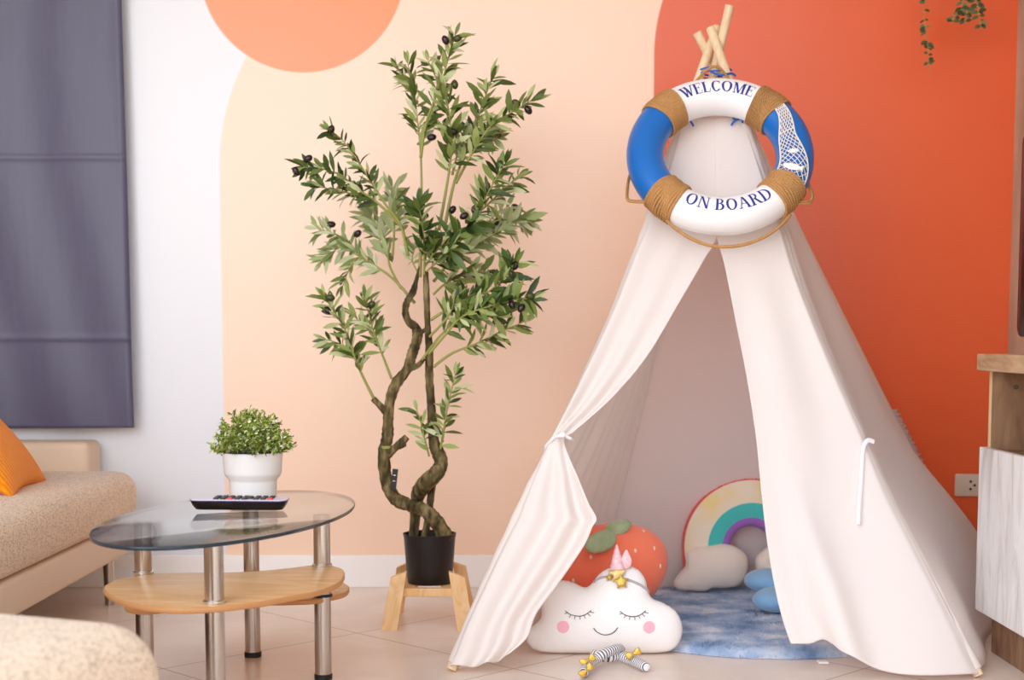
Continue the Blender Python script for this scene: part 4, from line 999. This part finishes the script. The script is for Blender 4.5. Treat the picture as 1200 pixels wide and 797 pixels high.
sepal(P(722, 627, 3.86), P(686, 643, 3.80), 0.056, (0.35, 0.7, 1)); sepal(P(703, 628, 3.92), P(740, 613, 3.90), 0.050, (0, 0.9, 0.8)); sepal(P(712, 630, 3.95), P(684, 620, 4.02), 0.045, (0, 0.6, 1))
# rainbow pillow
YR = 4.40; kr = YR / F; rO = V(((882 - 600) * kr, YR, 0.026))
RB_px = lambda x, y: ((x - 882) * kr, (694 - y) * kr)
rbl = thing('rainbow_pillow', 'cream rainbow plush pillow with teal and purple arcs against the tent back', 'pillow', rO)
rfr = frame(rO, (1, 0, 0), (0, 0.08, 1))
ci = (694 - 645) * kr; 
outer = [(RB_R * math.cos(rad(a_)) * 1.0, RB_C + RB_R * math.sin(rad(a_))) for a_ in range(0, 181, 9)]
inner = [(0.062 * math.cos(rad(a_)), RB_C + 0.062 * math.sin(rad(a_))) for a_ in range(180, -1, -15)]
ol = outer + [(-RB_R * .98, RB_C - .06), (-RB_R * .9, .035), (-.065, .035), (-.062, .08)] + inner + [(.062, .08), (.065, .035), (RB_R * .9, .035), (RB_R * .98, RB_C - .06)]
rp = Pillow(ol, 0.044, 90, 3, 0.42); b = MB(); rp.mesh(b, rfr); b.build('arch', m_rainbow, rbl, angle=180)
cpx = [(790, 684), (797, 672), (804, 664), (805, 650), (815, 642), (832, 640), (848, 638), (866, 643), (877, 655), (876, 673), (867, 686), (852, 690), (836, 690), (826, 694), (808, 693), (795, 692)]
cco = [RB_px(*p) for p in cpx]
for sg in (1, -1):
    o = [(x * sg, y) for x, y in cco]
    if sg == 1: o = o[::-1]
    cpp = Pillow(o, 0.050, 44, 4); b = MB(); cpp.mesh(b, lambda u, v, w: rfr(u, v, w + 0.035)); b.build('cloud', m_cloudcream, rbl, angle=180)
# blue flower cushion
fO = V((0.815, 4.085, 0.058)); fb = thing('flower_cushion', 'sky blue flower shaped cushion beside the rainbow on the round rug', 'cushion', fO)
for k in range(5):
    a_ = rad(180 + 36 - 72 * k + 3); d = V((math.cos(a_), math.sin(a_), 0.0)); b = MB()
    M3 = Matrix((d, V((-d.y, d.x, 0)), V((0, 0, 1)))).transposed(); b.ball(fO + d * 0.085 + V((0, 0, 0.014 + 0.03 * d.y + 0.012)), 0.078, 0.066, 0.036, M3, 24, 14); b.build('petal', m_bluesoft, fb, angle=180)
b = MB(); b.ball(fO + V((0, 0, 0.032)), 0.05, 0.05, 0.035, None, 20, 12); b.build('centre_button', m_cloudcream, fb, angle=180)

# ------------------------------------------------------------------ wall outlet
oc = P(1140, 568.5, YW); ow = thing('wall_outlet', 'ivory wall socket low on the coral wall beside the cabinet', 'outlet', (oc.x, YW, oc.z))
b = MB(); b.box((oc.x - 0.059, YW - 0.009, oc.z - 0.036), (oc.x + 0.059, YW, oc.z + 0.036), 0.004, 3); b.build('faceplate', m_outlet, ow)
for cx_ in (-0.010, 0.032):
    for dx, dz in ((0, 0.012), (0, -0.012), (0.013, 0)):
        b = MB(); b.lathe([(0.0042, 0), (0.0042, 0.0012)], (oc.x + cx_ + dx, YW - 0.0088, oc.z + dz), 14, axis=Matrix.Rotation(PI / 2, 3, 'X')); b.build('socket_hole', m_dark, ow)
# ------------------------------------------------------------------ cabinet + television
YE = 3.655
cb = thing('media_cabinet', 'low oak cabinet with grey marble doors along the right wall', 'cabinet', (1.4, 2.9, 0))
def part(name, lo, hi, m, bev=0.001, parent=None): b = MB(); b.box(lo, hi, bev, 1); return b.build(name, m, parent or cb, smooth=False)
part('top', (1.170, 2.1, 0.716), (XR - 0.015, YE + 0.005, 0.758), m_rustic, 0.002)
ep_ = part('end_panel', (1.203, YE - 0.018, 0.1), (XR - 0.016, YE - 0.001, 0.715), m_dkwood)
part('edge_band', (1.2015, YE - 0.018, 0.1), (1.203, YE - 0.001, 0.715), m_edge, 0.0, ep_)
part('end_panel', (1.203, 2.11, 0.1), (XR - 0.016, 2.128, 0.715), m_dkwood)
part('back_panel', (XR - 0.03, 2.13, 0.1), (XR - 0.018, YE - 0.02, 0.715), m_dkwood)
part('shelf', (1.21, 2.13, 0.500), (XR - 0.03, YE - 0.019, 0.518), m_dkwood)
part('bottom_panel', (1.203, 2.13, 0.10), (XR - 0.03, YE - 0.019, 0.118), m_dkwood)
part('plinth', (1.222, 2.12, 0.0), (XR - 0.02, YE - 0.01, 0.0995), m_dkwood)
for y0, y1 in ((2.105, 2.88), (2.884, YE)): part('door', (1.181, y0, 0.108), (1.200, y1, 0.524), m_marble, 0.002)
b = MB(); q = V((1.262, YE - 0.0185, 0.675)); b.lathe([(0.006, 0), (0.006, 0.002)], q, 14, axis=Matrix.Rotation(PI / 2, 3, 'X')); b.build('screw', m_steel, cb)
tv = thing('television', 'black flat television at right edge standing on the oak cabinet', 'television', (1.33, 2.9, 0.758))
xt = P(1194, 280, 3.59).x; zt = P(1196, 156, 3.6).z
o = [(y * 1.0, z) for y, z in rr_(0.51, (zt - 0.80) / 2, 0.03)]
b = MB(); b.prism(o, 0, 0.045, lambda u, v, w: V((xt + w, 3.08 + u, v + (zt + 0.80) / 2)), 0.004); b.build('screen', m_black, tv, angle=40)
b = MB(); b.box((1.22, 2.85, 0.7585), (1.42, 3.35, 0.768), 0.003); b.box((1.275, 3.05, 0.765), (1.305, 3.15, 0.83), 0.002); b.build('stand', m_black, tv, smooth=False)

# ------------------------------------------------------------------ trailing vines at the top right
def vine(label, strands, Y):
    hook = P(strands[0][0][0][0], -18, Y); v_ = thing('trailing_vine', label, 'plant', hook)
    b = MB(); b.tube([V((hook.x, YW, hook.z + .012)), V((hook.x, YW - 0.05, hook.z + .012)), V((hook.x, Y - 0.004, hook.z - 0.004)), V((hook.x, Y - 0.01, hook.z + 0.01))], 0.003, 8); b.build('hook', m_steel, v_)
    for pxs, L0 in strands:
        pts = resample(cr([hook] + [P(x, y, Y + rnd.uniform(-.015, .015)) for x, y in pxs], 6), 40); b = MB(); b.tube(pts, 0.0012, 5); st_ = b.build('stem', m_twig, v_, angle=180); bl = MB()
        LT = sum((q - p).length for p, q in zip(pts, pts[1:]))
        for k in range(int(LT / 0.0055)):
            f = rnd.random(); i = min(38, int(f * 39)); p = pts[i]; d = V((rnd.choice((-1, 1)) * rnd.uniform(.6, 1), rnd.uniform(-.5, .3), rnd.uniform(-.5, .4)))
            l_ = L0 * rnd.uniform(.7, 1.15); bl.leaf(p, d, V((rnd.gauss(0, .4), -1, rnd.gauss(.4, .4))), l_, l_ * .62, .2)
        bl.build('foliage', m_vine, st_, angle=180)
vine('single long strand of green leaves trailing down the coral wall', [([(1084, 0), (1083, 20), (1087, 50), (1088, 84)], 0.018)], 4.45)
vine('short bushy cluster of green leaves at the top right of the wall', [([(1128, 5), (1120, 18), (1115, 28)], 0.022), ([(1134, 4), (1132, 16), (1131, 26)], 0.022), ([(1144, 2), (1147, 16), (1150, 34)], 0.022)], 4.42)

# ================================================================== LIGHT
w = bpy.data.worlds.new('daylight'); scn.world = w; w.use_nodes = True; t = NT(w)
bg = t.n['Background']; tc = t.add('ShaderNodeTexCoord'); sx = t.add('ShaderNodeSeparateXYZ'); t.link(tc.outputs['Generated'], sx.inputs[0])
f = t.math('MULTIPLY_ADD', sx.outputs[2], 0.5, 0.5)
r_ = t.ramp(f, [(0.40, (1.05, 0.88, 0.80, 1)), (0.50, (2.3, 2.1, 2.0, 1)), (0.57, (1.9, 1.96, 2.06, 1)), (1.0, (1.15, 1.27, 1.5, 1))])
t.link(r_, bg.inputs[0]); t.link(t.math('MULTIPLY_ADD', sx.outputs[0], -0.6, 1.0), bg.inputs[1])
def area(name, loc, tgt, sx_, sy_, power, col):
    l = bpy.data.lights.new(name, 'AREA'); l.shape = 'RECTANGLE'; l.size = sx_; l.size_y = sy_; l.energy = power; l.color = col
    o = bpy.data.objects.new(name, l); COL.objects.link(o); o.location = loc
    o.rotation_euler = (V(tgt) - V(loc)).to_track_quat('-Z', 'Y').to_euler(); return o
area('window_daylight', (-2.0, -1.0, 2.3), (0.4, 4.2, 0.6), 3.0, 2.2, 45, (0.97, 0.99, 1.0))
# ================================================================== CAMERA
cam = bpy.data.cameras.new('camera'); co_ = bpy.data.objects.new('camera', cam); COL.objects.link(co_)
co_.location = CAM; co_.rotation_euler = (PI / 2 - PITCH, 0, 0)
cam.sensor_width = 36; cam.lens = 36 * F / 1200; cam.shift_y = (CY - 398.5) / 1200
cam.dof.use_dof = True; cam.dof.focus_distance = 3.5; cam.dof.aperture_fstop = 3.2
cam.clip_start = 0.05
scn.camera = co_
scn.view_settings.view_transform = 'Standard'; scn.view_settings.look = 'None'; scn.view_settings.gamma = 1; scn.view_settings.use_curve_mapping = False
scn.view_settings.exposure = 0.25
cy_ = scn.cycles
cy_.use_denoising = True; cy_.max_bounces = 12; cy_.diffuse_bounces = 8; cy_.caustics_reflective = False; cy_.caustics_refractive = False; cy_.sample_clamp_indirect = 6
